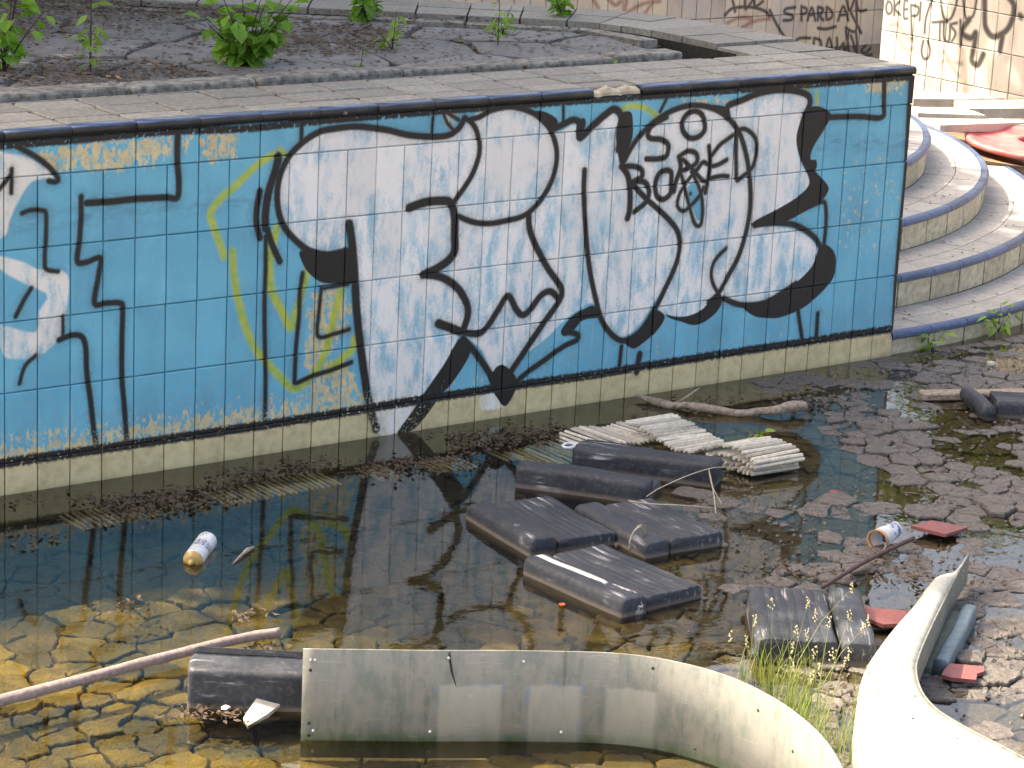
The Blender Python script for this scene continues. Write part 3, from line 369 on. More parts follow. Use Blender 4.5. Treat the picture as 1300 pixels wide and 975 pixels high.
def plate_geo(out, c, h, thick, curl, dome, rnd):
    n = len(out); v = []; f = []
    for q in out: v.append((q[0] - c[0], q[1] - c[1], h - thick))
    zt = [h + curl * (rnd.random() - .2) for q in out]
    for q, z in zip(out, zt): v.append((q[0] - c[0], q[1] - c[1], z - .004))
    for q, z in zip(out, zt): v.append(((q[0] - c[0]) * .93, (q[1] - c[1]) * .93, z))
    v.append((0, 0, h + dome))
    for i in range(n):
        j = (i + 1) % n
        f += [(i, j, n + j, n + i), (n + i, n + j, 2 * n + j, 2 * n + i), (2 * n + i, 2 * n + j, 3 * n)]
    return v, f
def sstep(a, b, x):
    t = min(1, max(0, (x - a) / (b - a))); return t * t * (3 - 2 * t)
def prism(name, poly, z0, z1, mat):
    n = len(poly); v = [(p[0], p[1], z0) for p in poly] + [(p[0], p[1], z1) for p in poly]
    f = [tuple(range(n))[::-1], tuple(range(n, 2 * n))] + [(i, (i + 1) % n, n + (i + 1) % n, n + i) for i in range(n)]
    return mesh(name, v, f, mat)
def tile_mesh(name, w_, h_, th, mat, ch=.003):
    """wall tile in the x-z plane, front towards -y at y = 0, chamfered front edge"""
    a, b = w_ / 2, h_ / 2; v = []
    for (x, y, z) in ((a, th, b), (a, ch * .7, b), (a - ch, 0, b - ch)):
        v += [(-x, y, -z), (x, y, -z), (x, y, z), (-x, y, z)]
    f = [(8, 9, 10, 11)]
    for r in (0, 4):
        for i in range(4): f.append((r + i, r + (i + 1) % 4, r + 4 + (i + 1) % 4, r + 4 + i))
    return mesh(name, v, f, mat)
# ------------------------------------------------------------------ ground
def sheet(name, x0, x1, y0, y1, z, mat, nx=1, ny=1, fz=None):
    v = []; f = []
    for j in range(ny + 1):
        for i in range(nx + 1):
            x = x0 + (x1 - x0) * i / nx; y = y0 + (y1 - y0) * j / ny; v.append((x, y, fz(x, y) if fz else z))
    for j in range(ny):
        for i in range(nx): k = j * (nx + 1) + i; f.append((k, k + 1, k + nx + 2, k + nx + 1))
    return mesh(name, v, f, mat, smooth=bool(fz))
tag(mobj('ground', sheet('ground', -220, 220, -220, 220, -.45, MAT_SOIL, 8, 8)), kind='structure')
def mudz(x, y):
    s = (x - 2.9) - 1.0 * (y + .9) + .22 * math.sin(2.3 * x + 1) * math.cos(1.9 * y)
    h = -.062 + .052 * sstep(-1.5, -.25, s) + .013 * sstep(-.3, .35, s)
    h -= .045 * sstep(-1.15, -.7, y) * sstep(3.5, 2.4, x) + .03 * sstep(.2, .7, x) * sstep(1.75, 1.35, x) * sstep(-2.1, -1.5, y)
    for (px_, py_, r_, d_) in ((2.05, -2.28, .17, .022), (2.45, -1.72, .16, .014), (1.12, -2.56, .13, .02), (2.9, -2.2, .2, .012), (3.5, -1.2, .2, .012)): h -= d_ * math.exp(-((x - px_) ** 2 + (y - py_) ** 2) / r_ ** 2)
    h += .008 * math.sin(5.1 * x + 2.7 * y) * math.cos(3.3 * y - x)
    return h
pool_floor = tag(mobj('pool_floor', sheet('pool_floor', -5.5, 9.5, -7.5, .5, 0, MAT_MUD, 150, 80, lambda x, y: mudz(x, y) - .036)), kind='structure')
pts = []; rp = random.Random(11); gridp = {}
def reach(x, y):
    d = Vector((x, y, 0)) - Vector((-3.957, -8.093, 2.877)); return abs(d.dot(RT) / d.dot(FW)) < .21 and -.16 < d.dot(UP) / d.dot(FW) < .05
for k in range(60000):
    x, y = rp.uniform(-1.5, 5.6), rp.uniform(-4.0, -.03)
    if not reach(x, y): continue
    md = (.058 + .02 * sstep(1.4, .4, x)) + .075 * (.5 + .5 * math.sin(3.7 * x + 1.3 * math.sin(2.9 * y)) * math.cos(4.1 * y - 1.2 * x)) ** 1.3
    ci, cj = int(x / .17 + 50), int(y / .17 + 50)
    if all((x - u) ** 2 + ((y - w_) * 1.12) ** 2 > min(md, m2) ** 2 for a_ in (-1, 0, 1) for b_ in (-1, 0, 1) for (u, w_, m2) in gridp.get((ci + a_, cj + b_), ())):
        gridp.setdefault((ci, cj), []).append((x, y, md)); pts.append((x, y))
cells = voronoi(pts, [(-4, -6), (9, -6), (9, -.012), (-4, -.012)], .16)
items = []
for p, c in zip(pts, cells):
    if c and area(c) > .0015: items.append((math.dist(p, (-3.957, -8.093)), c))
cc0 = lambda c_: sum(q_[0] for q_ in c_) / len(c_)
items.sort(key=lambda q: q[0]); rv, rf = [], []; rp = random.Random(3)
for k, (d, c) in enumerate(items):
    cc, out = ragged(c, .0027 + .0028 * sstep(1.3, .7, cc0(c)), .17, rp)
    if len(out) < 4: continue
    h = mudz(cc[0], cc[1]) + rp.uniform(-.009, .007)
    v, f = plate_geo(out, cc, h, .035, .004, .001, rp)
    if k < 300: mobj('mud_plate', mesh('mud_plate', v, f, MAT_MUD, False), None, pool_floor, (cc[0], cc[1], 0))
    else:
        b = len(rv); rv += [(q[0] + cc[0], q[1] + cc[1], q[2]) for q in v]; rf += [tuple(i + b for i in q) for q in f]
if rv: tag(mobj('mud_plates', mesh('mud_plates', rv, rf, MAT_MUD), None, pool_floor), kind='stuff')
cv, cf = [], []
for k in range(9000):
    x, y = rp.uniform(.9, 5.4), rp.uniform(-3.6, -.05)
    if not reach(x, y): continue
    h = mudz(x, y)
    if h < -.02 or rp.random() > .35 + .65 * (.5 + .5 * math.sin(5 * x + 3 * y) * math.cos(4 * x - 6 * y)): continue
    r = rp.uniform(.003, .011) * (1.6 if rp.random() < .06 else 1); b_ = len(cv); z = h + .004
    for a_ in range(4): cv.append((x + r * math.cos(a_ * 1.57 + rp.random()), y + r * math.sin(a_ * 1.57 + rp.random()), z + rp.uniform(-.004, .001)))
    cv.append((x, y, z + r * rp.uniform(.5, 1.))); cf += [(b_, b_ + 1, b_ + 4), (b_ + 1, b_ + 2, b_ + 4), (b_ + 2, b_ + 3, b_ + 4), (b_ + 3, b_, b_ + 4)]
tag(mobj('mud_crumbs', mesh('mud_crumbs', cv, cf, MAT_MUD), None, pool_floor), kind='stuff')
tag(mobj('water', sheet('water', -5.5, 9.4, -7.5, .6, 0., MAT_WATER)), kind='structure')
# ------------------------------------------------------------------ graffiti wall
wall = thing('graffiti_wall', (2.1, 0, 0), 'long blue tiled pool wall sprayed with white bubble graffiti letters outlined black', 'wall')
def lp(o): o.location = Vector(o.location) - Vector(wall.location); return o
ZA = 1.114; J = .0045
lp(mobj('wall_core', box('wall_core', (-2.2, 4.243, .009, .06, -.42, 1.243), MAT_GROUT), None, wall))
tH = tile_mesh('wall_tile_wide', .25 - J, .125 - J, .012, MAT_WALL); tV = tile_mesh('wall_tile_tall', .125 - J, .25 - J, .012, MAT_WALL)
rt = random.Random(5)
for k in range(-3, 17):
    lp(mobj('wall_tile', tH, None, wall, (k * .25 + .125, rt.uniform(-.0015, .0015), ZA + .0625), (rt.uniform(-.010, .010), 0, rt.uniform(-.007, .007))))
for r in range(5):
    for k in range(-5, 34):
        lp(mobj('wall_tile', tV, None, wall, (k * .125 + .0625, rt.uniform(-.0015, .0015), ZA - .125 - .25 * r), (rt.uniform(-.009, .009), 0, rt.uniform(-.012, .012))))
# blue half-round edge tiles along the top
prof = [(.05, .034), (.004, .034), (-.003, .031), (-.008, .025), (-.009, .016), (-.008, .008), (-.003, .001), (.05, .001)]
ed = loft('edge_tile', [[(sx_, a, b) for a, b in prof] for sx_ in (-.1235, .1235)], MAT_BLUEEDGE)
for k in range(-3, 17):
    if k == 10: continue
    lp(mobj('edge_tile', ed, None, wall, (k * .25 + .125, rt.uniform(-.0015, .0015), 1.2405 + rt.uniform(-.001, .001))))
bp = [(-.12, .0), (-.09, -.006), (-.03, .003), (.02, -.004), (.07, .002), (.12, -.003)]
lp(mobj('broken_edge', loft('broken_edge', [[(x, .012 + q, 0), (x, .05, 0), (x, .05, .034 + q), (x, .02 + q, .026 + 2 * q), (x, .012 + q, .015)] for x, q in bp], MAT_CREAM, smooth=False), None, wall, (2.625, .0, 1.2405)))
# ------------------------------------------------------------------ deck
OUTL = catmull([(4.25, -.0), (4.25, .55), (4.24, 1.1), (4.19, 1.42), (4.08, 1.7), (3.88, 1.93), (3.55, 2.21), (3.2, 2.48), (2.6, 2.92), (1.9, 3.45), (1.2, 3.98), (.4, 4.6)], 8)
seg = np.diff(OUTL, axis=0); ln = np.hypot(seg[:, 0], seg[:, 1]); cum = np.r_[0, np.cumsum(ln)]
def outp(s, off):
    i = min(max(int(np.searchsorted(cum, s)) - 1, 0), len(seg) - 1); t = (s - cum[i]) / ln[i]; d = seg[i] / ln[i]; j = min(i + 1, len(seg) - 1); d2 = seg[j] / ln[j]; dd = d * (1 - t) + d2 * t; dd /= np.linalg.norm(dd)
    q = OUTL[i] + seg[i] * t; return (q[0] - dd[1] * off, q[1] + dd[0] * off)
SL = cum[-1]
body = [outp(s, .012) for s in np.linspace(.06, SL - .01, 40)] + [(-2.2, 4.6), (-2.2, .062)]
deck = tag(mobj('deck', prism('deck', body, -.44, 1.17, MAT_GAP)), kind='structure')
def strip(name, s0, s1, o0, o1, z0, z1, mat, n=6):
    poly = [outp(s, o0) for s in np.linspace(s0, s1, n)] + [outp(s, o1) for s in np.linspace(s1, s0, n)]; return prism(name, poly, z0, z1, mat)
mobj('coping_bed', box('coping_bed', (-2.2, 4.235, .061, .49, 1.171, 1.225), MAT_GAP), None, deck)
mobj('coping_bed', strip('coping_bed', .62, SL - .3, .015, .48, 1.171, 1.262, MAT_GAP, 40), None, deck)
rows = [(.037, .140), (.152, .312), (.324, .488)]
for a, b in rows:
    tm = box('coping_tile', (-.1175, .1175, -(b - a) / 2, (b - a) / 2, -.048, 0), MAT_COPING, .004, 1)
    for k in range(-3, 17):
        mobj('coping_tile', tm, None, deck, (k * .25 + .125 + (.0 if a < .3 else .02), (a + b) / 2, 1.276 + rt.uniform(-.002, .002)), (rt.uniform(-.006, .006), rt.uniform(-.006, .006), rt.uniform(-.006, .006)))
s = .5
while s < SL - .7:
    for o0, o1 in ((.002, .235), (.240, .475)):
        mobj('coping_tile', strip('coping_tile', s + .005, s + .245, o0, o1, 1.23, (1.276 if s < .7 else 1.290) + rt.uniform(-.002, .002), MAT_COPING, 3), None, deck)
    s += .25
# kerb strip inside the gutter slot
x = -1.6
while x < 3.4:
    L_ = min(rt.uniform(.45, .8), 3.47 - x)
    mobj('kerb_stone', box('kerb_stone', (x + .006, x + L_ - .006,   .60 + rt.uniform(-.006, .006), .725 + rt.uniform(-.01, .01), 1.172, 1.286 + rt.uniform(-.004, .004)), MAT_KERB, .012, 2), None, deck); x += L_
s = 1.05
while s < SL - 1:
    L_ = rt.uniform(.4, .7); mobj('kerb_stone', strip('kerb_stone', s + .006, s + L_, .58, .68, 1.172, 1.276 + rt.uniform(-.006, .002), MAT_KERB, 4), None, deck); s += L_ + .006
mobj('gutter_lip', box('gutter_lip', (-2.1, 3.5,   .512, .535, 1.172, 1.270), MAT_KERB), None, deck)
reg = [(-1.8, .745), (3.46, .745)] + [outp(q, .70) for q in np.linspace(1.35, SL - .2, 12)] + [(-1.8, 4.4)]
mobj('deck_soil', prism('deck_soil', reg, 1.171, 1.256, MAT_EARTH), None, deck)
ps = [(-1.6 + (i + .5 * (j % 2)) * .56 + rt.uniform(-.24, .24), .86 + j * .40 + rt.uniform(-.17, .17)) for i in range(11) for j in range(9)]
for p, c in zip(ps, voronoi(ps, reg, .6)):
    if not c or area(c) < .02: continue
    cc, out = ragged(c, .016, .10, rt)
    if len(out) < 4: continue
    v, f = plate_geo(out, cc, 0, .02, .003, .002, rt)
    mobj('paving_slate', mesh('paving_slate', v, f, MAT_SLATE), None, deck, (cc[0], cc[1], 1.270 + rt.uniform(-.004, .006) - .012 * sstep(2.0, 3.2, cc[1])), (rt.uniform(-.012, .012), rt.uniform(-.012, .012), 0))
# ------------------------------------------------------------------ round steps
CX, CY = 4.25, 3.64
steps = thing('round_steps', (CX, CY, 0), 'curved cream tiled steps with blue nosing rising beside the blue wall', 'steps')
def ap(r, a, z): return (r * math.sin(a), -r * math.cos(a), z)
def arc_piece(name, prof_, a0, a1, mat, n=3, smooth=False):
    return loft(name, [[ap(r, a0 + (a1 - a0) * i / n, z) for r, z in prof_] for i in range(n + 1)], mat, smooth=smooth)
A_MAX = math.radians(84)
for k in range(5):
    R = 3.64 - .312 * k; z = .10 + .15 * k; zb = z - .15 if k else -.35
    cp = [(R - .03, zb - .02), (R - .03, z - .012), (max(R - .40, .3), z - .012), (max(R - .40, .3), zb - .02)]
    mobj('step_core', arc_piece('step_core', cp, 0, math.radians(95), MAT_GAP, 40), None, steps)
    if k > 4: continue
    da = .2525 / R; n = int(A_MAX / da)
    for i in range(n):
        a0 = i * da + (.11 / R) * (k % 2); a1 = a0 + da; g = .0022 / R; j = rt.uniform(-.001, .001)
        zb_ = zb + .004 if k else -.12
        mobj('riser_tile', arc_piece('riser_tile', [(R - .032, zb_), (R - .018 + j, zb_), (R - .018 + j, z - .034), (R - .032, z - .034)], a0 + g * 2.6, a1 - g * 2.6, MAT_CREAM, 2), None, steps)
        mobj('nosing_tile', arc_piece('nosing_tile', [(R - .03, z - .03), (R - .006, z - .03), (R + j, z - .024), (R + j, z - .010), (R - .006, z - .001), (R - .014, z + .003), (R - .04, z + .003), (R - .04, z - .01)], a0 + g, a1 - g, MAT_NOSE, 2), None, steps)
        zz = z + .001 + rt.uniform(-.001, .001)
        mobj('tread_tile', arc_piece('tread_tile', [(R - .172, z - .02), (R - .0425, z - .02), (R - .0425, zz), (R - .172, zz)], a0 + g, a1 - g, MAT_TREAD, 2), None, steps)
        b0 = a0 + (.07 / R); 
        mobj('tread_tile', arc_piece('tread_tile', [(R - .329, z - .02), (R - .176, z - .02), (R - .176, zz), (R - .329, zz)], b0 + g, b0 + da - g, MAT_TREAD, 2), None, steps)
# ------------------------------------------------------------------ soil bank, slabs and walls at the back
gl = [(7.02, 3.3, .41), (7.06, 2.95, .41), (7.04, 2.7, .405), (6.96, 2.32, .40), (7.06, 2.24, .28), (7.25, 2.06, .256), (7.4, 1.75, .2), (7.8, 1.4, .08), (8.6, 1.1, -.05), (9.4, .8, -.2)]
v = []; f = []; NB = 10
for ig, (x, y, z) in enumerate(gl):
    ze = (-.3, -.15, .02, .15)[ig] if ig < 4 else .2
    v.append((x, y, z - .55))
    for j in range(NB):
        t = j / (NB - 1); X = x + (10.5 - x) * t; Yv = y + (9.5 - y) * t; zz = z * (1 - t) ** 2 + ze * (1 - (1 - t) ** 2) + (.015 * math.sin(9 * X) * math.cos(7 * Yv) if j else 0) - max(0, Yv - 4.4) * .35; v.append((X, Yv, zz))
for i in range(len(gl) - 1):
    for j in range(NB): k = i * (NB + 1) + j; f.append((k, k + NB + 1, k + NB + 2, k + 1))
v2 = [(6.9, 3.3, -.32), (7.3, 4.2, -.32), (10.5, 9.5, -.32), (-6, 9.5, -.32), (-6, 4.65, -.32), (3.0, 4.6, -.32)]
f.append(tuple(range(len(v), len(v) + 6))); v += v2
tag(mobj('soil_bank', mesh('soil_bank', v, f, MAT_SOIL)), kind='structure')
def slab(poly, z, th, label, tilt=(0, 0)):
    c = np.mean(poly, 0); n = len(poly); me = prism('concrete_slab', [(p[0] - c[0], p[1] - c[1]) for p in poly], -th, 0, MAT_CONC)
    bm = bmesh.new(); bm.from_mesh(me); bmesh.ops.bevel(bm, geom=bm.edges[:], offset=.008, segments=1, affect='EDGES'); bm.to_mesh(me); bm.free()
    tag(mobj('concrete_slab', me, None, None, (c[0], c[1], z), (tilt[0], tilt[1], 0)), label, 'slab', 'slabs on the soil')
def slab3(top, th, label, name='concrete_slab'):
    c = np.mean(top, 0); n = len(top); T = [tuple(np.array(p) - c) for p in top]; v = [(p[0], p[1], p[2] - th) for p in T] + T
    tag(mobj(name, mesh(name, v, [tuple(range(n))[::-1], tuple(range(n, 2 * n))] + [(i, (i + 1) % n, n + (i + 1) % n, n + i) for i in range(n)], MAT_CONC), None, None, tuple(c)), label, 'slab', 'slabs on the soil')
slab3([(8.01, 3.36, .385), (7.86, 3.08, .385), (8.45, 2.88, .385), (8.75, 3.12, .385)], .06, 'large thick sunlit concrete slab nearest the side wall')
slab3([(7.33, 3.06, .435), (7.20, 2.86, .435), (7.70, 2.80, .40), (7.75, 2.95, .40)], .045, 'long narrow sunlit slab left of the thick one')
slab3([(7.12, 2.78, .425), (7.08, 2.56, .42), (7.78, 2.66, .36), (8.3, 2.60, .335), (8.35, 2.74, .335)], .04, 'flat sunlit slab just behind the red ring')
slab3([(7.99, 3.62, .40), (7.72, 3.42, .40), (8.05, 3.38, .385), (8.50, 3.40, .36), (8.45, 3.62, .36)], .05, 'rearmost slab lying at the foot of the side wall')

rearw = thing('rear_wall', (7, 7.0, 0), 'shaded cream tiled wall with black tag scrawls behind the deck', 'wall')
ML_ = back_mat('rear_wall_tile', MB, IM_L, 0); MLg = back_mat('rear_wall_joint', MB, IM_L, 0, .4)
def lpar(o, p): o.location = Vector(o.location) - Vector(p.location); return o
lpar(mobj('wall_core', box('wall_core', (3.0, 11.5, 7.01, 7.2, -.4, 1.9), MLg), None, rearw), rearw)
tb = tile_mesh('rear_tile', .14 - .006, .27 - .006, .014, ML_, .004)
for r in range(5):
    for k in range(60): lpar(mobj('wall_tile', tb, None, rearw, (3.0 + k * .14 + .07, 7.0 + rt.uniform(-.002, .002), .22 + .27 * r)), rearw)
lpar(mobj('upper_render', box('upper_render', (3.0, 11.5, 6.998, 7.01, 1.445, 1.9), ML_), None, rearw), rearw)
sidew = thing('side_wall', (9, 4, 0), 'sunlit pale tiled wall with black tags standing in front of the rear wall at upper right', 'wall')
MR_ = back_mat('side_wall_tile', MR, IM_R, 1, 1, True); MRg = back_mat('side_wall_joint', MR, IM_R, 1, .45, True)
lpar(mobj('wall_core', box('wall_core', (9.01, 9.2, -2.0, 5.045, -.4, 1.72), MRg), None, sidew), sidew)
tr_ = tile_mesh('side_tile', .15 - .006, .25 - .006, .014, MR_, .004)
for r in range(6):
    for k in range(19): lpar(mobj('wall_tile', tr_, None, sidew, (9.0 + rt.uniform(-.002, .002), 5.04 - .075 - k * .15, .17 + .25 * r), (0, 0, -math.pi / 2)), sidew)
lpar(mobj('upper_render', box('upper_render', (8.998, 9.01, 2.2, 5.04, 1.55, 1.72), MR_), None, sidew), sidew)
# ------------------------------------------------------------------ things in the pool
def place(root, pts_me): pass
def rrect(w_, h_, r, n=4, z0=0):
    out = []
    for cx_, cz_, a0 in ((w_ / 2 - r, h_ - r, 0), (-w_ / 2 + r, h_ - r, 90), (-w_ / 2 + r, r, 180), (w_ / 2 - r, r, 270)):
        for i in range(n + 1): a = math.radians(a0 + 90 * i / n); out.append((cx_ + r * math.cos(a), cz_ + r * math.sin(a) + z0))
    return out
def soft_block(name, prof_, L, mat, x=0, rend=.02, pinch=.12, z0=0):
    ph = rt.uniform(0, 6.28); xs = [p[0] for p in prof_]; zs = [p[1] for p in prof_]; cx_, cz_ = (min(xs) + max(xs)) / 2, (min(zs) + max(zs)) / 2; rings = []
    st = [(-L / 2, 1 - pinch * 1.6), (-L / 2 + rend * .12, 1 - pinch), (-L / 2 + rend * .5, 1 - pinch * .3), (-L / 2 + rend, 1)]
    st += [(-L / 2 + rend + (L - 2 * rend) * i / 6, 1) for i in range(1, 6)] + [(-a, b) for a, b in st[::-1]]
    for y, k in st:
        sag = .003 * math.sin(9 * y + ph) + .0015 * math.sin(23 * y + 2 * ph); bw_ = .002 * math.sin(14 * y + 1.7 * ph); rings.append([(x + cx_ + (px - cx_) * k * (1 + bw_ * 6) + bw_, y + .004 * math.sin(30 * px + ph) * (abs(y) / L), cz_ + (pz - cz_) * k + sag * (1 + 3 * abs(px)) + z0) for px, pz in prof_])
    me = loft(name, rings, mat); return me
def ribbed(w_, h_, n, d=.0025):
    out = [(w_ / 2, .012), (w_ / 2, h_ - .018), (w_ / 2 - .006, h_ - .005)]
    for i in range(n):
        a = w_ / 2 - .016 - (w_ - .032) * i / n; b = w_ / 2 - .016 - (w_ - .032) * (i + 1) / n; out += [(a - .002, h_), (b + .008, h_), (b + .003, h_ - d), (b + .001, h_ - d)]
    out += [(-w_ / 2 + .006, h_ - .005), (-w_ / 2, h_ - .018), (-w_ / 2, .012), (-w_ / 2 + .012, 0), (w_ / 2 - .012, 0)]; return out
def float_slab(x, y, rz, W_, L, label, side=-1, z=-.042, h=.100, mat=None, tilt=(0, 0), sink=0., bw=.105, bmat=None):
    mat = mat or MAT_BLACKPL; t = thing('float_slab', (x, y, z), label, 'float', 'black floats in the pool', rz); t.rotation_euler = (tilt[0], tilt[1], rz); pw = W_ - bw - .006
    mobj('bolster', soft_block('bolster', rrect(bw, h, .022), L, bmat or mat, side * (W_ / 2 - bw / 2), .02, .08), None, t)
    mobj('panel', soft_block('panel', ribbed(pw, h - .010, 7), L * .97, mat, -side * (W_ / 2 - pw / 2), .014, .05, -sink), None, t)
    for yy in (-L / 2 + .012, L / 2 - .012):
        mobj('strap_lug', box('strap_lug', (-side * (W_ / 2) - .012, -side * (W_ / 2) + .012, yy - .02, yy + .02, .03 - sink, .05 - sink), mat, .006, 2), None, t)
    return t
float_slab(1.275, -1.775, .045, .355, .49, 'black plastic float with a long white scuff, nearest the middle of the pool', mat=MAT_BLACKPL2, bmat=MAT_STRIPE, tilt=(.01, .015))
F1 = float_slab(1.405, -1.215, -.12, .345, .45, 'black ribbed float with a small white scribble, left of the cluster', tilt=(-.01, .01))
float_slab(1.725, -1.405, -.10, .33, .45, 'scratched black ribbed float with string across it, right of the cluster', mat=MAT_BLACKPL2, tilt=(.0, -.01))
float_slab(2.165, -.86, .63, .13, .54, 'narrow black float tube beside the rolled slat mat', z=-.03, h=.115, bw=.118)
float_slab(1.875, -.885, .64, .25, .49, 'black float tube with its muddy panel half sunk behind it', sink=.045, z=-.03, h=.11)
float_slab(1.515, -2.445, -.656, .36, .47, 'black float slab with shiny narrow bolster behind the grass tuft', side=1, mat=MAT_BLACKPL, z=-.012, tilt=(.03, .0))
float_slab(-.165, -2.045, -2.178, .21, .48, 'shiny black two-tier float poking out from behind the curved panel', side=1, h=.15, bw=.125, z=-.03)
float_slab(4.20, -.99, -2.214, .24, .5, 'dark floats lying on the mud at the far right edge', side=1, z=-.02, h=.085)
sq_ = [(0, .0), (.006, -.018), (.010, .004), (.018, -.020), (.024, .002), (.03, -.016)]
for k in range(2): mobj('white_scribble', tube('white_scribble', [(-.13 + b_ * .9 + .012 * k, -.06 - a_ * 1.4 - .028 * k, .1012) for a_, b_ in sq_], .0016, MAT_WHITEP, 4), None, F1)
pc = thing('pipe_piece', (3.92, -.84, 0), 'short dark blue-black pipe piece lying against the plank on the mud', 'pipe')
mobj('pipe_body', tube('pipe_body', [(.05, .13, .035), (.045, .11, .045), (.0, .0, .04), (-.05, -.10, .03), (-.055, -.12, .03)], [.02, .034, .036, .036, .03], MAT_BLACKPL, 10), None, pc)
tag(mobj('plank', box('plank', (-.28, .28, -.035, .035, -.01, .022), MAT_DRIFT, .006, 1), None, None, (4.10, -.70, .012), (0, 0, -.42)), 'dark weathered plank lying on the mud behind the right floats', 'plank')
# label on the tube and scribble on the left float
lab = tag(mobj('label_tag', tube('label_tag', [(.03 * math.cos(a), .018 * math.sin(a), 0) for a in np.linspace(0, 2 * math.pi, 17)], .0055, MAT_WHITEP, 6), None, None, (1.955, -.655, .082), (.15, 0, .3)), 'small white oval plastic tag on the end of the narrow float', 'tag')
# slat mats
rod = tube('rod', [(0, -.125, 0), (0, .125, 0)], .0068, MAT_ROD, 6, smooth=False); rodt = tube('rod', [(0, -.085, 0), (0, .085, 0)], .0052, MAT_ROD, 6, smooth=False); rod2 = tube('rod', [(-.115, 0, 0), (.115, 0, 0)], .0078, MAT_ROD, 6, smooth=False)
mat1 = thing('slat_mat', (1.3, -.4, 0), 'half sunk strip of cream slats lying along the foot of the wall', 'slat mat', 'gutter slat mats')
for i in range(104):
    x = .1 + i * .0232
    if any(l_ < x < r_ for l_, r_ in ((.5, .66), (1.16, 1.3), (1.42, 1.56), (1.74, 1.84))): continue
    zz = -.034 + .006 * math.sin(x * 7) + .055 * sstep(1.95, 2.3, x) + .006 * math.sin(x * 23) * sstep(1.9, 2.2, x)
    mobj('rod', rod if x > 1.9 else rodt, None, mat1, (x - 1.3, .03 * math.sin(x * 2.2) + (-.02 if x > 1.9 else .09), zz), (rt.uniform(-.03, .03), 0, rt.uniform(-.05, .05) + .12 * sstep(1.9, 2.3, x)))
mat2 = thing('slat_mat', (2.5, -.8, 0), 'white slat mat in a wave ending in a loose roll above the water', 'slat mat', 'gutter slat mats')
pth = catmull([(-.46, .055), (-.55, .052), (-.66, .038), (-.76, .026), (-.83, .034), (-.89, .062), (-.97, .088), (-1.05, .078), (-1.115, .052), (-1.10, .036), (-1.02, .052), (-.94, .048), (-.90, .036), (-.96, .026), (-1.05, .02), (-1.10, .008), (-1.02, .004), (-.93, .010)], 14)
cl = np.r_[0, np.cumsum(np.hypot(*np.diff(pth, axis=0).T))]; ns = int(cl[-1] / .0215)
for i in range(ns):
    s_ = i * .0215; yy = np.interp(s_, cl, pth[:, 0]); zz = np.interp(s_, cl, pth[:, 1]); off = .0 + .085 * sstep(-.75, -1.1, yy)
    mobj('rod', rod2, None, mat2, (off, yy + .8, zz + .008), (0, rt.uniform(-.035, .035), rt.uniform(-.05, .05) - .04))
mat3 = thing('slat_mat', (2.35, -.78, 0), 'sunk strip of slats slanting under the narrow float and the wavy mat', 'slat mat', 'gutter slat mats')
for i in range(22):
    mobj('rod', rod2, None, mat3, (-.05 + i * .004, .2 - i * .0225, -.012 - .0008 * i), (0, .05, -.03))
# driftwood branch, pole, sticks
def stick(name, pts_, rad, mat, label, cat, n=10, wob=.25, sm=5):
    p = catmull(pts_, sm); r = np.interp(np.linspace(0, 1, len(p)), np.linspace(0, 1, len(rad)), rad); c = np.array(pts_).mean(0)
    return tag(mobj(name, tube(name, p - c, r, mat, n, wob, 3), None, None, c), label, cat)
stick('driftwood_branch', TR['BRANCH'], [.004, .014, .019, .014, .019, .016, .015, .015, .020, .024, .017], MAT_DRIFT, 'curved grey-brown driftwood branch floating at the foot of the wall', 'branch', 10, .12)
tw = stick('twig', [(2.83, -.22, .02), (2.86, -.25, .05), (2.90, -.26, .075), (2.93, -.25, .08)], [.006, .005, .004, .002], MAT_DRIFT, 'short twig stub rising beside the driftwood branch', 'twig', 6, .2)
stick('wooden_pole', TR['POLE'], [.017, .017, .016, .016, .015, .016], MAT_POLE, 'long pale wooden pole lying in the water at lower left', 'pole', 10, .12)
stick('thin_stick', TR['STICK'], [.007, .008, .008], MAT_STICK, 'thin dark red stick between the cup and the float', 'stick', 7, .1)
stick('feather', [(.31, -1.01, .004), (.36, -.97, .008), (.42, -.925, .009), (.46, -.90, .006)], [.001, .004, .008, .002], MAT_DRIFT, 'small grey feather floating near the spray can', 'feather', 6, .2)
# strings over the floats
cd = thing('loose_string', (1.9, -1.2, 0), 'thin pale string trailing from the float tubes to the slat roll', 'string')
for q in ([(2.45, -1.12, .05), (2.3, -1.12, .075), (2.2, -1.16, .095), (2.08, -1.17, .085), (1.93, -1.21, .075), (1.84, -1.25, .07)], [(2.2, -1.16, .095), (2.14, -1.26, .05), (2.06, -1.37, .01), (1.98, -1.44, .06)], [(2.2, -1.16, .095), (2.17, -1.22, .05), (2.15, -1.3, .008)], [(1.98, -1.44, .06), (1.9, -1.42, .075), (1.8, -1.33, .072), (1.75, -1.26, .072)]):
    mobj('strand', tube('strand', catmull([(a - 1.9, b + 1.2, c) for a, b, c in q], 5), .0022, MAT_ROPE, 5), None, cd)
st2 = thing('string_loop', (1.58, -1.6, .05), 'twist of string tied round the end of the right float', 'string')
for k in range(3): mobj('strand', tube('strand', [(-.05 + .012 * k + .05 * math.cos(a), .02 + .01 * k + .02 * math.cos(a), .0 + .05 * math.sin(a)) for a in np.linspace(-.6, 3.6, 12)], .0022, MAT_ROPE, 5), None, st2)
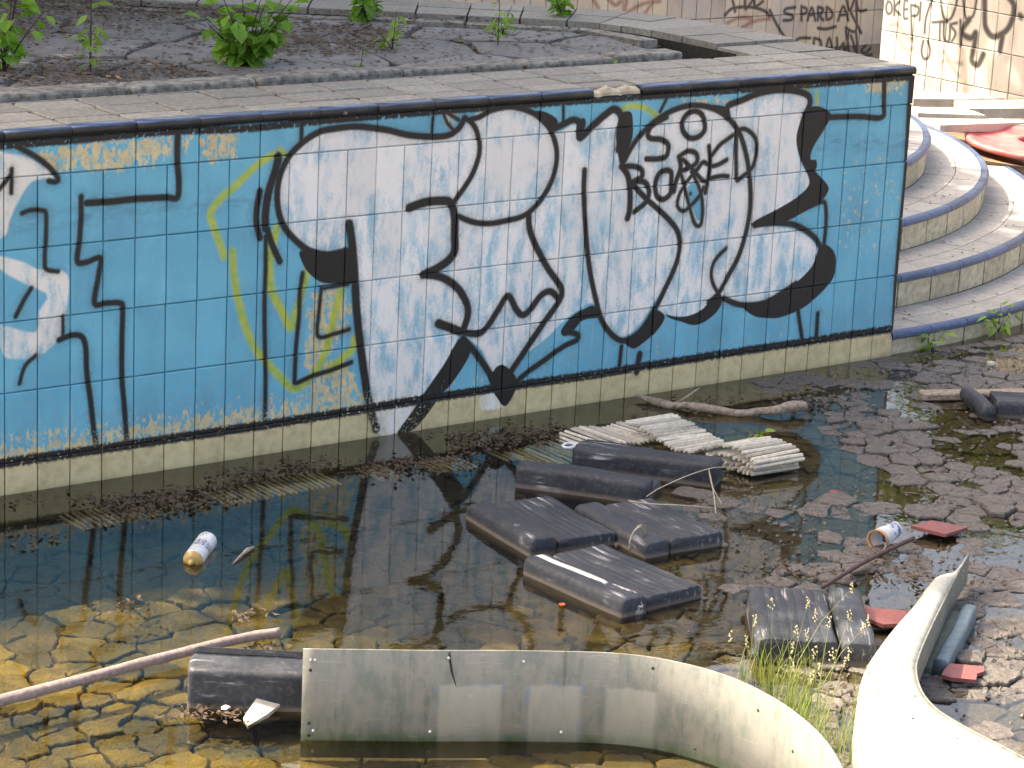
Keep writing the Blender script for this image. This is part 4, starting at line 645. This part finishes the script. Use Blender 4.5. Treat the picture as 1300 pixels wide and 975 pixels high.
# spray can
def can_mat():
    t = NT('spray_can_print'); v = t.sep(t.obj()); y = v[1]; n = t.noise(t.obj(), 60, 4, .6); ang = t.math('ARCTAN2', v[2], v[0])
    c = t.mix(t.ramp(n, .4, .7), (.62, .63, .66), (.46, .48, .52)); 
    band = t.math('MULTIPLY', t.math('LESS_THAN', t.math('ABSOLUTE', t.math('SUBTRACT', y, -.005)), .022), t.math('GREATER_THAN', t.noise(t.comb(t.math('MULTIPLY', ang, 14.), t.math('MULTIPLY', y, 420.), 0.), .35, 1), .52))
    c = t.mix(band, c, (.04, .06, .12)); c = t.mix(t.ramp(t.noise(t.obj(), 25, 4, .7), .62, .7), c, (.25, .13, .06)); return t.fin(c, .35, .35)
can = thing('spray_can', (.275, -.865, .014), 'white spray paint can with dark lettering and rusty nozzle floating on the water', 'spray can', None, 0); can.rotation_euler = (.03, 0, math.atan2(-.23, .2) + math.pi)
can.rotation_euler = (.06, 0, -math.atan2(.22, .215))
def lathe_y(name, prof_, mat, n=20): return loft(name, [[(r * math.cos(2 * math.pi * k / n), y, r * math.sin(2 * math.pi * k / n)) for k in range(n)] for y, r in prof_], mat)
mobj('can_body', lathe_y('can_body', [(-.085, .030), (-.083, .033), (-.08, .0335), (.078, .0335), (.081, .034), (.085, .032), (.083, .024)], can_mat()), None, can)
mobj('can_shoulder', lathe_y('can_shoulder', [(-.085, .0325), (-.089, .0335), (-.092, .031), (-.103, .022), (-.105, .016)], MAT_GOLD), None, can)
mobj('nozzle', lathe_y('nozzle', [(-.105, .012), (-.112, .012), (-.113, .006), (-.121, .006), (-.122, .003)], MAT_GOLD, 12), None, can)
# paper cup
def cup_mat():
    t = NT('printed_paper_cup'); v = t.sep(t.obj()); y = v[1]; n = t.noise(t.obj(), 30, 3); c = t.mix(t.ramp(n, .4, .7), (.66, .66, .66), (.54, .54, .53))
    pr = t.math('MULTIPLY', t.math('GREATER_THAN', t.noise(t.map(t.obj(), (60, 90, 60)), 1, 1), .54), t.math('GREATER_THAN', y, .0)); c = t.mix(pr, c, (.05, .10, .32))
    c = t.mix(t.ramp(y, -.048, -.056), c, (.52, .27, .12)); return t.fin(c, .6)
cup = thing('paper_cup', (2.375, -1.90, .036), 'white paper cup with blue print lying on its side on the mud', 'cup'); cup.rotation_euler = (.06, 0, -math.atan2(.17, -.02) )
cup.rotation_euler = (.07, 0, -math.radians(72))
n = 22; prf = [(.066, .0), (.066, .027), (-.066, .0375), (-.069, .039), (-.069, .0355), (-.064, .0355), (.06, .0255), (.06, 0)]
mobj('cup_wall', lathe_y('cup_wall', [(y, max(r, .0005)) for y, r in prf], cup_mat(), n), None, cup)
# red floor tiles
def shard(name, poly, z, mat, label, th=.012, tilt=(0, 0)):
    c = np.mean(poly, 0); me = prism(name, [(p[0] - c[0], p[1] - c[1]) for p in poly], -th, 0, mat); tag(mobj(name, me, None, None, (c[0], c[1], z), (tilt[0], tilt[1], 0)), label, 'tile', 'loose red tiles')
shard('floor_tile', [(2.52, -1.87), (2.645, -1.845), (2.72, -1.95), (2.575, -1.985)], .03, MAT_REDTILE, 'red floor tile on the mud touching the paper cup', tilt=(.02, .06))
shard('floor_tile', [(1.585, -2.945), (1.675, -2.885), (1.765, -2.945), (1.735, -2.975), (1.70, -2.98), (1.66, -3.015), (1.60, -2.975)], .03, MAT_REDTILE, 'broken red floor tile in the shade of the white chute', tilt=(.05, .05))
shard('floor_tile', [(1.74, -2.40), (1.80, -2.37), (1.92, -2.46), (1.83, -2.55), (1.75, -2.53)], .025, MAT_REDTILE, 'pinkish tile half under mud between the float and the white chute', tilt=(0, .04))
# fibreglass panels
def ribbon(name, low, rim, th, mat):
    n = len(rim); rings = []
    for i in range(n):
        a, b = Vector(low[i]), Vector(rim[i]); t_ = (Vector(rim[min(i + 1, n - 1)]) - Vector(rim[max(i - 1, 0)])).normalized(); nr = t_.cross(Vector((0, 0, 1))).normalized() * th / 2
        rings.append([a - nr, b - nr, b + nr * .6 + Vector((0, 0, .002)), b + nr, a + nr])
    return loft(name, rings, mat)
rim = catmull(TR['RIBL_rim'], 4); low = rim.copy(); low[:, 2] = -.05
pan = thing('slide_wall', (.2, -2.75, 0), 'grey-green fibreglass slide panel standing curved in the foreground water', 'panel', 'slide panels'); o3 = np.array([.2, -2.75, 0])
def paint_mat():
    m = fibre_mat('panel_fibreglass'); t = NT.__new__(NT); t.mat = m; t.t = m.node_tree; t.n = t.t.nodes; t.l = t.t.links; t.bsdf = t.n['Principled BSDF']
    old = t.bsdf.inputs['Base Color'].links[0].from_socket; v = t.sep(t.pos()); sA = v[0]; z = t.math('ADD', v[2], t.math('MULTIPLY', t.math('SUBTRACT', t.noise(t.pos(), 30, 3), .5), .03)); msk = None; edg = None
    for a, b in ((.05, .20), (.265, .385), (.44, .535)):
        d = t.math('SUBTRACT', t.math('ABSOLUTE', t.math('SUBTRACT', sA, (a + b) / 2)), (b - a) / 2); d = t.math('MAXIMUM', d, t.math('SUBTRACT', z, .165))
        m1 = t.ramp(d, .006, -.006); e1 = t.ramp(t.math('ABSOLUTE', t.math('SUBTRACT', d, .004)), .012, .003); 
        if a > .4: e1 = t.math('MULTIPLY', e1, .1)
        if .2 < a < .4: e1 = t.math('MULTIPLY', e1, .55)
        msk = m1 if msk is None else t.math('MAXIMUM', msk, m1); edg = e1 if edg is None else t.math('MAXIMUM', edg, e1)
    c = t.mix(t.math('MULTIPLY', msk, .38), old, (.50, .49, .42)); c = t.mix(t.math('MULTIPLY', edg, t.ramp(t.noise(t.pos(), 22, 4), .45, .65, 0, .6)), c, (.13, .25, .42)); t.l.new(c, t.bsdf.inputs['Base Color']); return m
mobj('panel_sheet', ribbon('panel_sheet', low - o3, rim - o3, .006, paint_mat()), None, pan)
riv = loft('rivet', [[(r * math.cos(a), y, r * math.sin(a)) for a in np.linspace(0, 2 * math.pi, 9)[:-1]] for y, r in ((-.0035, .001), (-.003, .0035), (0, .0045))], MAT_WHITEP); hole = loft('bolt_hole', [[(r * math.cos(a), y, r * math.sin(a)) for a in np.linspace(0, 2 * math.pi, 9)[:-1]] for y, r in ((-.0008, .001), (-.0006, .0045), (0.001, .005))], MAT_GAP)
def onrib(i, z): a = rim[i]; b = rim[min(i + 1, len(rim) - 1)]; d = b - a; ang = math.atan2(d[1], d[0]); n_ = np.array([d[1], -d[0], 0]) / np.hypot(d[0], d[1]); return (a[0] + n_[0] * .0035 - .2, a[1] + n_[1] * .0035 + 2.75, z), ang
for i, z, me in ((0, .235, riv), (0, .205, hole), (0, .05, hole), (0, .015, hole), (1, .235, riv), (14, .235, riv), (1, .03, riv), (8, .03, riv), (24, .235, hole), (34, .21, hole), (28, .03, hole), (38, .16, hole), (17, .03, riv), (9, .245, riv)):
    p, a = onrib(i, z); p = (p[0] + (.018 if i == 0 else 0), p[1] - (.011 if i == 0 else 0), z); mobj('rivet' if me is riv else 'bolt_hole', me, None, pan, p, (0, 0, a))
crk = [onrib(9, z)[0] for z in (.262, .24, .2, .16)]
mobj('crack', tube('crack', [Vector(c) + Vector((.004 * i * i * .6, -.002 * i * i * .6, 0)) for i, c in enumerate(crk)], [.003, .0035, .003, .001], MAT_GAP, 5), None, pan)
# overturned chute
cr, co = catmull(TR['RIBR_rim'], 4), catmull(TR['RIBR_out'], 4); o4 = np.array([1.3, -3.1, 0])
ch = thing('slide_chute', (1.3, -3.1, 0), 'pale overturned fibreglass slide chute curving in the right foreground, glaring white in the sun', 'slide chute'); rings = []
for i, (a, b) in enumerate(zip(cr, co)):
    a, b = a - o4, b - o4; w_ = np.linalg.norm(a[:2] - b[:2]); bul = .018 * min(1, w_ / .15); d = (b - a) / max(w_, 1e-3) * min(.03, w_)
    top = [a, a * .75 + b * .25 + np.array([0, 0, bul * .8]), a * .5 + b * .5 + np.array([0, 0, bul]), a * .25 + b * .75 + np.array([0, 0, bul * .8]), b, b + d * .7 - np.array([0, 0, .02])]
    foot = b + d; foot = np.array([foot[0], foot[1], max(-.03, b[2] - (.03 + .3 * sstep(0, 12, i)))]); top.append(foot)
    und = [p - np.array([0, 0, .006]) for p in top[::-1]]; rings.append([tuple(p) for p in top + und])
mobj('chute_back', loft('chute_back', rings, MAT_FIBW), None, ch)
rw = []
for i in range(0, 30):
    a = cr[i] - o4; t_ = cr[min(i + 1, 43)] - cr[max(i - 1, 0)]; n_ = np.array([-t_[1], t_[0], 0]); n_ /= np.linalg.norm(n_); n_ *= .003; dz = np.array([0, 0, .092 + .02 * sstep(10, 28, i)])
    rw.append([tuple(a - n_), tuple(a + n_), tuple(a + n_ - dz), tuple(a - n_ - dz)])
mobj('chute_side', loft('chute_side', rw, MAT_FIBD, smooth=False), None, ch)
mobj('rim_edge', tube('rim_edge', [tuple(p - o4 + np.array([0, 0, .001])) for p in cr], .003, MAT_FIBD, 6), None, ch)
for i, dz in ((2, .025), (2, .05), (5, .05), (9, .045), (14, .05)):
    a = cr[i] - o4; t_ = cr[i + 1] - cr[i]; ang = math.atan2(-t_[1], -t_[0]); n_ = np.array([-t_[1], t_[0], 0]); n_ /= np.linalg.norm(n_); mobj('rivet', riv, None, ch, tuple(a + n_ * .0032 - np.array([0, 0, dz])), (0, 0, ang + math.pi))
for (i, k_) in ((26, .2), (36, .25), (31, .45)):
    q = cr[i] * (1 - k_) + co[i] * k_ - o4; mobj('bolt_hole', hole, None, ch, (q[0], q[1], q[2] + .0165 * (1 - abs(2 * k_ - 1) ** 2) + .001), (-math.pi / 2, 0, 0))
sg = thing('chute_trough', (1.83, -2.69, 0), 'blue-grey trough section lying beside the white chute in its shade', 'slide trough'); sg.rotation_euler = (0, 0, math.atan2(.33, .48))
mobj('trough_base', box('trough_base', (-.26, .26, -.03, .035, -.02, .022), MAT_FIB, .006, 2), None, sg)
mobj('trough_lip', soft_block('trough_lip', rrect(.045, .07, .014), .52, simple('pale_blue_fibreglass', (.13, .19, .23), (.09, .125, .13), 30, .5, .2, .003, 0), 0, .012, .05), None, sg, (0, -.055, -.015), (0, 0, math.pi / 2))
# red ring on the bank
rg = thing('red_ring', (7.62, 2.28, .30), 'faded red plastic ring lying flat on the soil by the curved steps', 'ring'); rg.rotation_euler = (.05, .0, 0)
pr = [(.12, .0), (.125, .035), (.14, .042), (.16, .038), (.19, .02), (.30, .016), (.37, .024), (.40, .036), (.425, .036), (.435, .024), (.43, .005), (.40, .0), (.3, .0)]; nn = 40
mobj('ring_body', loft('ring_body', [[(r * math.cos(2 * math.pi * k / nn), r * math.sin(2 * math.pi * k / nn), z) for r, z in pr] for k in range(nn + 1)], MAT_RED, caps=False), None, rg)
mobj('ring_handle', soft_block('ring_handle', rrect(.05, .03, .012), .22, MAT_RED, 0, .01, .1), None, rg, (.0, -.16, .05), (0, 0, .7))
# pale stone and small bits in the foreground water
def pebble(name, x, y, z, r, mat, label, cat, sq=(1, 1, .6), group=None, seed=0):
    bm = bmesh.new(); bmesh.ops.create_icosphere(bm, subdivisions=2, radius=r); q = random.Random(seed)
    for v_ in bm.verts: k = 1 + .25 * (q.random() - .5); v_.co = Vector((v_.co.x * sq[0] * k, v_.co.y * sq[1] * k, v_.co.z * sq[2] * k))
    return tag(mobj(name, bm_mesh(name, bm, mat, False), None, None, (x, y, z)), label, cat, group)
shard_me = mesh('shell_piece', [(-.05, -.035, 0), (.0, .03, .025), (.075, .02, .012), (.02, -.03, .004), (-.045, -.075, -.005), (-.05, -.035, -.012), (.0, .03, .012), (.075, .02, .004), (.02, -.03, -.01), (-.045, -.075, -.015)], [(0, 3, 1), (1, 3, 2), (0, 4, 3), (5, 6, 8), (6, 7, 8), (5, 8, 9), (0, 1, 6, 5), (1, 2, 7, 6), (2, 3, 8, 7), (3, 4, 9, 8), (4, 0, 5, 9)], MAT_CONC)
tag(mobj('shell_piece', shard_me, None, None, (-.27, -2.13, .012), (.1, 0, -.35)), 'pale broken plaster shard beside the shiny float at lower left', 'shard')
pebble('white_pebble', -.34, -2.07, .01, .016, MAT_WHITEP, 'small white lump under the shiny float at lower left', 'pebble', seed=2)
pebble('orange_scrap', 1.02, -1.84, .004, .012, simple('orange_scrap', (.5, .10, .03), (.4, .08, .03), 30, .6, 0, .01, 0), 'tiny orange scrap floating in front of the nearest cluster float', 'scrap', (1, 1, .3), seed=4)
pebble('pale_pebble', 4.5, -.36, .02, .022, MAT_CONC, 'small pale lump on the mud near the steps', 'pebble', seed=5)
for i, (x, y, r, lb) in enumerate([(2.63, -1.37, .02, 'reddish wet leaf scrap floating right of the slat roll'), (2.53, -1.45, .014, 'smaller reddish leaf scrap below the slat roll')]):
    pebble('leaf_scrap', x, y, .004, r, simple('red_leaf_scrap', (.25, .07, .045), (.17, .05, .035), 30, .6, 0, .01, 0), lb, 'leaf scrap', (1.3, .8, .15), 'reddish leaf scraps', 6 + i)
# ------------------------------------------------------------------ vegetation
def leaf_quad(L, w_):
    v = [(0, 0, 0), (w_ * .5, L * .3, .12 * w_), (w_ * .42, L * .6, .1 * w_), (0, L, -.1 * w_), (-w_ * .42, L * .6, .1 * w_), (-w_ * .5, L * .3, .12 * w_), (0, L * .35, -.03 * w_), (0, L * .65, -.04 * w_)]
    return v, [(0, 1, 6), (1, 2, 7, 6), (2, 3, 7), (3, 4, 7), (4, 5, 6, 7), (5, 0, 6)]
LEAF = mesh('leaf', *leaf_quad(1, .8), MAT_LEAF); LEAFN = mesh('leaf', *leaf_quad(1, .45), MAT_LEAFY)
def plant(name, x, y, z, label, stems, leaf_me, lsize, per, stem_r=.004, cat='plant', group='weeds on the deck', seed=0, droop=.3):
    q = random.Random(seed); t = thing(name, (x, y, z), label, cat, group)
    for (dx, dy, h) in stems:
        p = [Vector((dx * s_ ** 1.3, dy * s_ ** 1.3, h * s_)) for s_ in (0, .25, .5, .75, 1)]; mobj('stem', tube('stem', p, [stem_r * (1 - .15 * i) for i in range(5)], MAT_BARK, 5), None, t)
        for k in range(per):
            s_ = .18 + .82 * (k + q.random() * .5) / per; b = Vector((dx * s_ ** 1.3, dy * s_ ** 1.3, h * s_)); a = q.uniform(0, 6.28); L = lsize * q.uniform(.6, 1.1)
            o = mobj('leaf', leaf_me, None, t, b + Vector((math.cos(a), math.sin(a), 0)) * lsize * .25); o.rotation_euler = (q.uniform(-1.1, .5) * 1 + droop * -.5, q.uniform(-.5, .5), a - math.pi / 2); o.scale = (L, L, L)
    return t
q8 = random.Random(8)
plant('leafy_shrub', 1.53, .99, 1.266, 'largest bright green leafy shrub growing from the deck paving', [(q8.uniform(-.2, .2), q8.uniform(-.12, .12), q8.uniform(.14, .31)) for _ in range(20)], LEAF, .078, 10, seed=1)
plant('sapling', .86, 1.02, 1.266, 'thin red-stemmed sapling at the left of the deck', [(.06, .1, .40), (.03, .06, .18)], LEAFN, .07, 12, .004, 'sapling', seed=2)
plant('leafy_shrub', .56, 1.14, 1.266, 'leafy branch hanging in at the top left corner', [(.03, -.05, .42), (.10, .0, .50), (-.05, .1, .5), (.12, -.1, .25), (.1, .05, .36), (.0, 0, .2)], LEAF, .08, 8, seed=3)
plant('leafy_shrub', 2.72, 1.95, 1.266, 'green leafy shrub at the top of the deck, left of centre', [(q8.uniform(-.15, .15), q8.uniform(-.1, .1), q8.uniform(.12, .3)) for _ in range(8)], LEAF, .075, 8, seed=4)
plant('seedling', 2.35, 1.17, 1.266, 'pale seedling with low leaves in front of the rear shrub', [(.05, .05, .16), (-.05, .02, .07), (.03, .05, .1)], LEAFN, .06, 6, .003, seed=5)
plant('seedling', 3.06, 1.36, 1.266, 'small bushy seedling in the middle of bare slate', [(.03, .0, .12), (.06, .02, .13), (-.04, 0, .06), (.02, .04, .08)], LEAFN, .062, 6, .003, seed=6)
plant('seedling', 2.86, 1.12, 1.266, 'single tall thin light green weed left of the bushy seedling', [(-.0, .0, .26)], LEAFN, .04, 14, .003, seed=7)
plant('leafy_shrub', 3.67, 1.72, 1.266, 'shrub tuft in the rear corner of the deck against the coping', [(q8.uniform(-.12, .12), q8.uniform(-.08, .08), q8.uniform(.1, .22)) for _ in range(6)], LEAF, .06, 7, seed=8)
plant('weed_tuft', 2.80, .56, 1.20, 'small green tuft in the gutter slot, left one', [(.05, .02, .05), (-.04, .0, .05), (.0, .02, .07)], LEAFN, .06, 3, .002, seed=9)
plant('weed_tuft', 3.05, .56, 1.20, 'small green tuft in the gutter slot, right one', [(.05, .02, .06), (-.04, .0, .05), (.0, .02, .07), (.02, 0, .08)], LEAFN, .065, 3, .002, seed=10)
plant('weed_tuft', 1.95, .80, 1.266, 'reddish weed sprig beside the large shrub', [(.01, .0, .10)], LEAFN, .03, 6, .002, seed=11)
plant('weed_tuft', 1.25, 1.75, 1.266, 'low weed patch among the slates behind the sapling', [(.08, .02, .06), (-.07, .0, .05), (.0, .06, .07)], LEAFN, .06, 5, .002, seed=12)
plant('weed_sprig', 4.47, -.03, .0, 'green weed sprig at the foot of the bottom step', [(.06, -.01, .09), (-.05, 0, .08), (.01, .0, .11)], LEAFN, .06, 5, .002, group='weeds along the steps', seed=13)
plant('weed_sprig', 4.95, .03, .02, 'leafier weed on the bottom step riser toward the right edge', [(.07, 0, .12), (-.08, 0, .1), (.0, .0, .14), (.12, .02, .09)], LEAFN, .065, 6, .002, group='weeds along the steps', seed=14)
plant('weed_sprig', 2.70, -.86, .07, 'tiny weed growing from the slat roll', [(.03, 0, .035), (-.03, .01, .03), (.05, -.02, .03)], LEAFN, .05, 2, .0015, group='weeds along the steps', seed=15)
plant('weed_sprig', 6.85, 3.0, .50, 'yellow-green weed between the sunlit slabs', [(.05, 0, .1), (-.06, 0, .09), (.0, .05, .12)], LEAFN, .07, 6, .003, group='weeds along the steps', seed=16)
# grass tuft
gv, gf, sv, sf = [], [], [], []
q = random.Random(21)
for i in range(360):
    t_ = q.random(); bx = 1.20 - .33 * t_ + q.gauss(0, .055); by = -2.60 - .68 * t_ + q.gauss(0, .06); hgt = q.uniform(.05, .19) * (1.0 if q.random() > .15 else 2.0); a = q.uniform(0, 6.28); lean = q.uniform(.05, .7) * hgt; wd = q.uniform(.001, .0024); b = len(gv); sa, ca = math.sin(a + 1.57), math.cos(a + 1.57)
    for s_ in (0, .35, .7, 1):
        k = wd * (1 - s_ * .9); cx_, cy_, cz_ = bx + math.cos(a) * lean * s_ * s_, by + math.sin(a) * lean * s_ * s_, hgt * s_ * (1 - .12 * s_) - .01; gv += [(cx_ - ca * k, cy_ - sa * k, cz_), (cx_ + ca * k, cy_ + sa * k, cz_)]
    gf += [(b + 2 * j, b + 2 * j + 1, b + 2 * j + 3, b + 2 * j + 2) for j in range(3)]
    if hgt > .2 and q.random() < .6:
        b2 = len(sv); tip = Vector(gv[-1])
        for j in range(9):
            o_ = tip + Vector((q.gauss(0, .004), q.gauss(0, .004), -.004 * j + .012)); r_ = .0035; b2 = len(sv); sv += [tuple(o_ + Vector((r_, 0, 0))), tuple(o_ + Vector((-r_ * .5, r_, .004))), tuple(o_ + Vector((-r_ * .5, -r_, .004))), tuple(o_ + Vector((0, 0, .009)))]; sf += [(b2, b2 + 1, b2 + 3), (b2 + 1, b2 + 2, b2 + 3), (b2 + 2, b2, b2 + 3)]
gr = thing('grass_tuft', (1.05, -2.9, 0), 'tall seeding grass tuft between the curved panel and the white chute', 'grass'); off = Vector((1.05, -2.9, 0))
tag(mobj('blades', mesh('blades', [Vector(v_) - off for v_ in gv], gf, MAT_GRASS), None, gr), kind='stuff'); tag(mobj('seed_heads', mesh('seed_heads', [Vector(v_) - off for v_ in sv], sf, MAT_SEED), None, gr), kind='stuff')
# leaf litter: flakes on the deck and scum on the water
def flakes(name, samples, size, mat, kind_label, seed, zjit=.004):
    q_ = random.Random(seed); v_, f_ = [], []
    for (x, y, z) in samples:
        a = q_.uniform(0, 6.28); L = size * q_.uniform(.4, 1.4); w2 = L * q_.uniform(.3, .7); b = len(v_); ca, sa = math.cos(a), math.sin(a)
        for dx, dy in ((-L, 0), (0, -w2), (L, 0), (0, w2)): v_.append((x + dx * ca - dy * sa, y + dx * sa + dy * ca, z + q_.uniform(0, zjit)))
        f_.append((b, b + 1, b + 2, b + 3))
    return tag(mobj(name, mesh(name, v_, f_, mat)), kind_label, 'litter', kind='stuff')
q = random.Random(31); sm = []
for i in range(24000):
    x, y = q.uniform(-.3, 3.5), q.uniform(.76, 3.6)
    k = .5 + .5 * math.sin(3.1 * x + 2 * math.sin(1.7 * y)) * math.cos(2.7 * y + x)
    if q.random() < .16 + .9 * sstep(.5, .8, k) + sstep(1.6, 2.6, y + (1 - x) * .2) * .9 and x + y * .8 < 5.1: sm.append((x, y, 1.277))
flakes('deck_litter', sm, .015, MAT_LITTER, 'brown leaf litter scattered over the slate deck', 1, .008)
sm = []
for i in range(6000):
    x, y = q.uniform(-.2, 2.3), -.30 + q.gauss(0, .085) - .06 * math.sin(3 * x); k = .5 + .5 * math.sin(6.1 * x + 2) * math.cos(11 * y + 1.3 * x)
    if q.random() < sstep(.3, .95, k) * .8 and y < -.06: sm.append((x + q.gauss(0, .02), min(-.05, y + q.gauss(0, .02)), .001))
for cx_, cy_, n_, s_ in ((-.36, -2.1, 60, .05), (-.45, -2.05, 40, .04), (.0, -1.72, 40, .03), (3.4, -.45, 60, .1), (2.9, -.28, 50, .1), (.1, -1.45, 30, .04), (-.2, -1.2, 30, .05), (1.9, -1.9, 60, .1), (2.2, -2.2, 60, .12), (1.35, -2.9, 60, .1)):
    for i in range(n_): sm.append((cx_ + q.gauss(0, s_), cy_ + q.gauss(0, s_ * .8), .004))
flakes('floating_litter', sm, .012, MAT_LITTER, 'brown leaf scum drifting on the water along the wall', 2, .016)
sm = []
for i in range(150):
    k = q.randrange(4); R = 3.64 - .312 * k - q.uniform(.06, .30); a = math.radians(q.uniform(2, 48)); sm.append((CX + R * math.sin(a), CY - R * math.cos(a), .104 + .15 * k))
flakes('step_litter', sm, .010, MAT_LITTER, 'scattered leaf crumbs on the curved step treads', 3, .006)
# trees: crowns shade the deck and the wall side of the pool; they also mirror in the water
def crown_mesh(name, seed, n, R, leaf, mat, blobs=14, flat=.62):
    g = np.random.default_rng(seed); c = g.normal(size=(blobs, 3)); c /= np.linalg.norm(c, axis=1)[:, None]; c *= (g.random((blobs, 1)) ** .4) * R * .72; c[:, 2] *= flat
    r = R * g.uniform(.28, .46, blobs); b = g.integers(0, blobs, n); d = g.normal(size=(n, 3)); d /= np.linalg.norm(d, axis=1)[:, None]; p = c[b] + d * (r[b] * g.random(n) ** .45)[:, None] * np.array([1, 1, .8])
    u = g.normal(size=(n, 3)); u /= np.linalg.norm(u, axis=1)[:, None]; vv = np.cross(u, g.normal(size=(n, 3))); vv /= np.linalg.norm(vv, axis=1)[:, None]; L = leaf * g.uniform(.6, 1.3, n)[:, None]
    V = np.stack([p - u * L, p - vv * L * .55, p + u * L, p + vv * L * .55], 1).reshape(-1, 3); F = np.arange(4 * n).reshape(n, 4)
    return mesh(name, V.tolist(), F.tolist(), mat), c
CRN = [crown_mesh('crown', 1, 9000, 2.2, .085, MAT_LEAFT), crown_mesh('crown', 2, 9000, 2.2, .085, MAT_LEAFT)]
def tree(x, y, zb, zc, k, sc_, label, cx_=None, cy_=None, rz=0):
    t = thing('tree', (x, y, zb), label, 'tree', 'trees around the pool'); cx_ = 0 if cx_ is None else cx_ - x; cy_ = 0 if cy_ is None else cy_ - y; H = zc - zb; me, cc = CRN[k]; q_ = random.Random(int(x * 10 + y * 100))
    rings = tube_rings([(0, 0, -.3), (cx_ * .1 + .04, cy_ * .1, H * .25), (cx_ * .35 - .03, cy_ * .35, H * .55), (cx_ * .8, cy_ * .8, H * .9), (cx_, cy_, H * 1.15)], [.17, .13, .11, .07, .03], 9, .1); mobj('trunk', loft('trunk', rings, MAT_BARK), None, t)
    cz_, sz_ = math.cos(rz), math.sin(rz)
    for i in range(6):
        b = cc[i * 2] * sc_; e = Vector((cx_ + b[0] * cz_ - b[1] * sz_, cy_ + b[0] * sz_ + b[1] * cz_, H + b[2])); s0 = Vector((cx_ * .6, cy_ * .6, H * .7)); mobj('limb', tube('limb', [s0, (s0 + e) / 2 + Vector((q_.uniform(-.15, .15), q_.uniform(-.15, .15), .1)), e], [.05, .035, .012], MAT_BARK, 6), None, t)
    o = tag(mobj('crown', me, None, t, (cx_, cy_, H), (0, 0, rz)), kind='stuff'); o.scale = (sc_, sc_, sc_); return t
tree(-.9, 4.3, 1.2, 5.2, 0, 1.15, 'leafy tree standing on the deck, left of the frame')
tree(.1, 2.9, 1.2, 5.4, 1, 1.0, 'leafy tree beside the deck sapling, just left of the frame', .6, 2.6, 1.0)
tree(-1.6, 2.6, 1.2, 5.0, 0, .72, 'smaller leafy tree left of the frame over the wall end', -1.0, 2.15, 3.3)
tree(.9, 6.2, .2, 5.2, 0, 1.2, 'leafy tree on the bank behind the deck', None, None, 2.0)
tree(2.6, 6.3, .2, 5.0, 1, 1.15, 'leafy tree in front of the rear wall', 2.35, 4.25, 3.0)
tree(6.6, 8.2, .2, 5.4, 0, .6, 'small tree peeping over the rear wall', 6.6, 6.4, 1.5)
tree(-3.0, 6.8, .2, 5.5, 1, 1.3, 'far left tree on the bank', None, None, .6)
tree(2.2, 9.8, .2, 4.6, 1, 1.4, 'tree in the second row behind the deck', None, None, 5.0)
tree(-1.2, 10.2, .2, 4.6, 0, 1.4, 'tree in the second row at far left', None, None, 5.6)
tree(11.2, 5.9, .2, 2.9, 1, .52, 'low sunlit tree just beyond the side wall', None, None, 2.5)
tree(13.4, 5.0, .2, 2.9, 0, .6, 'second low tree beyond the side wall, farther right', None, None, 1.1)
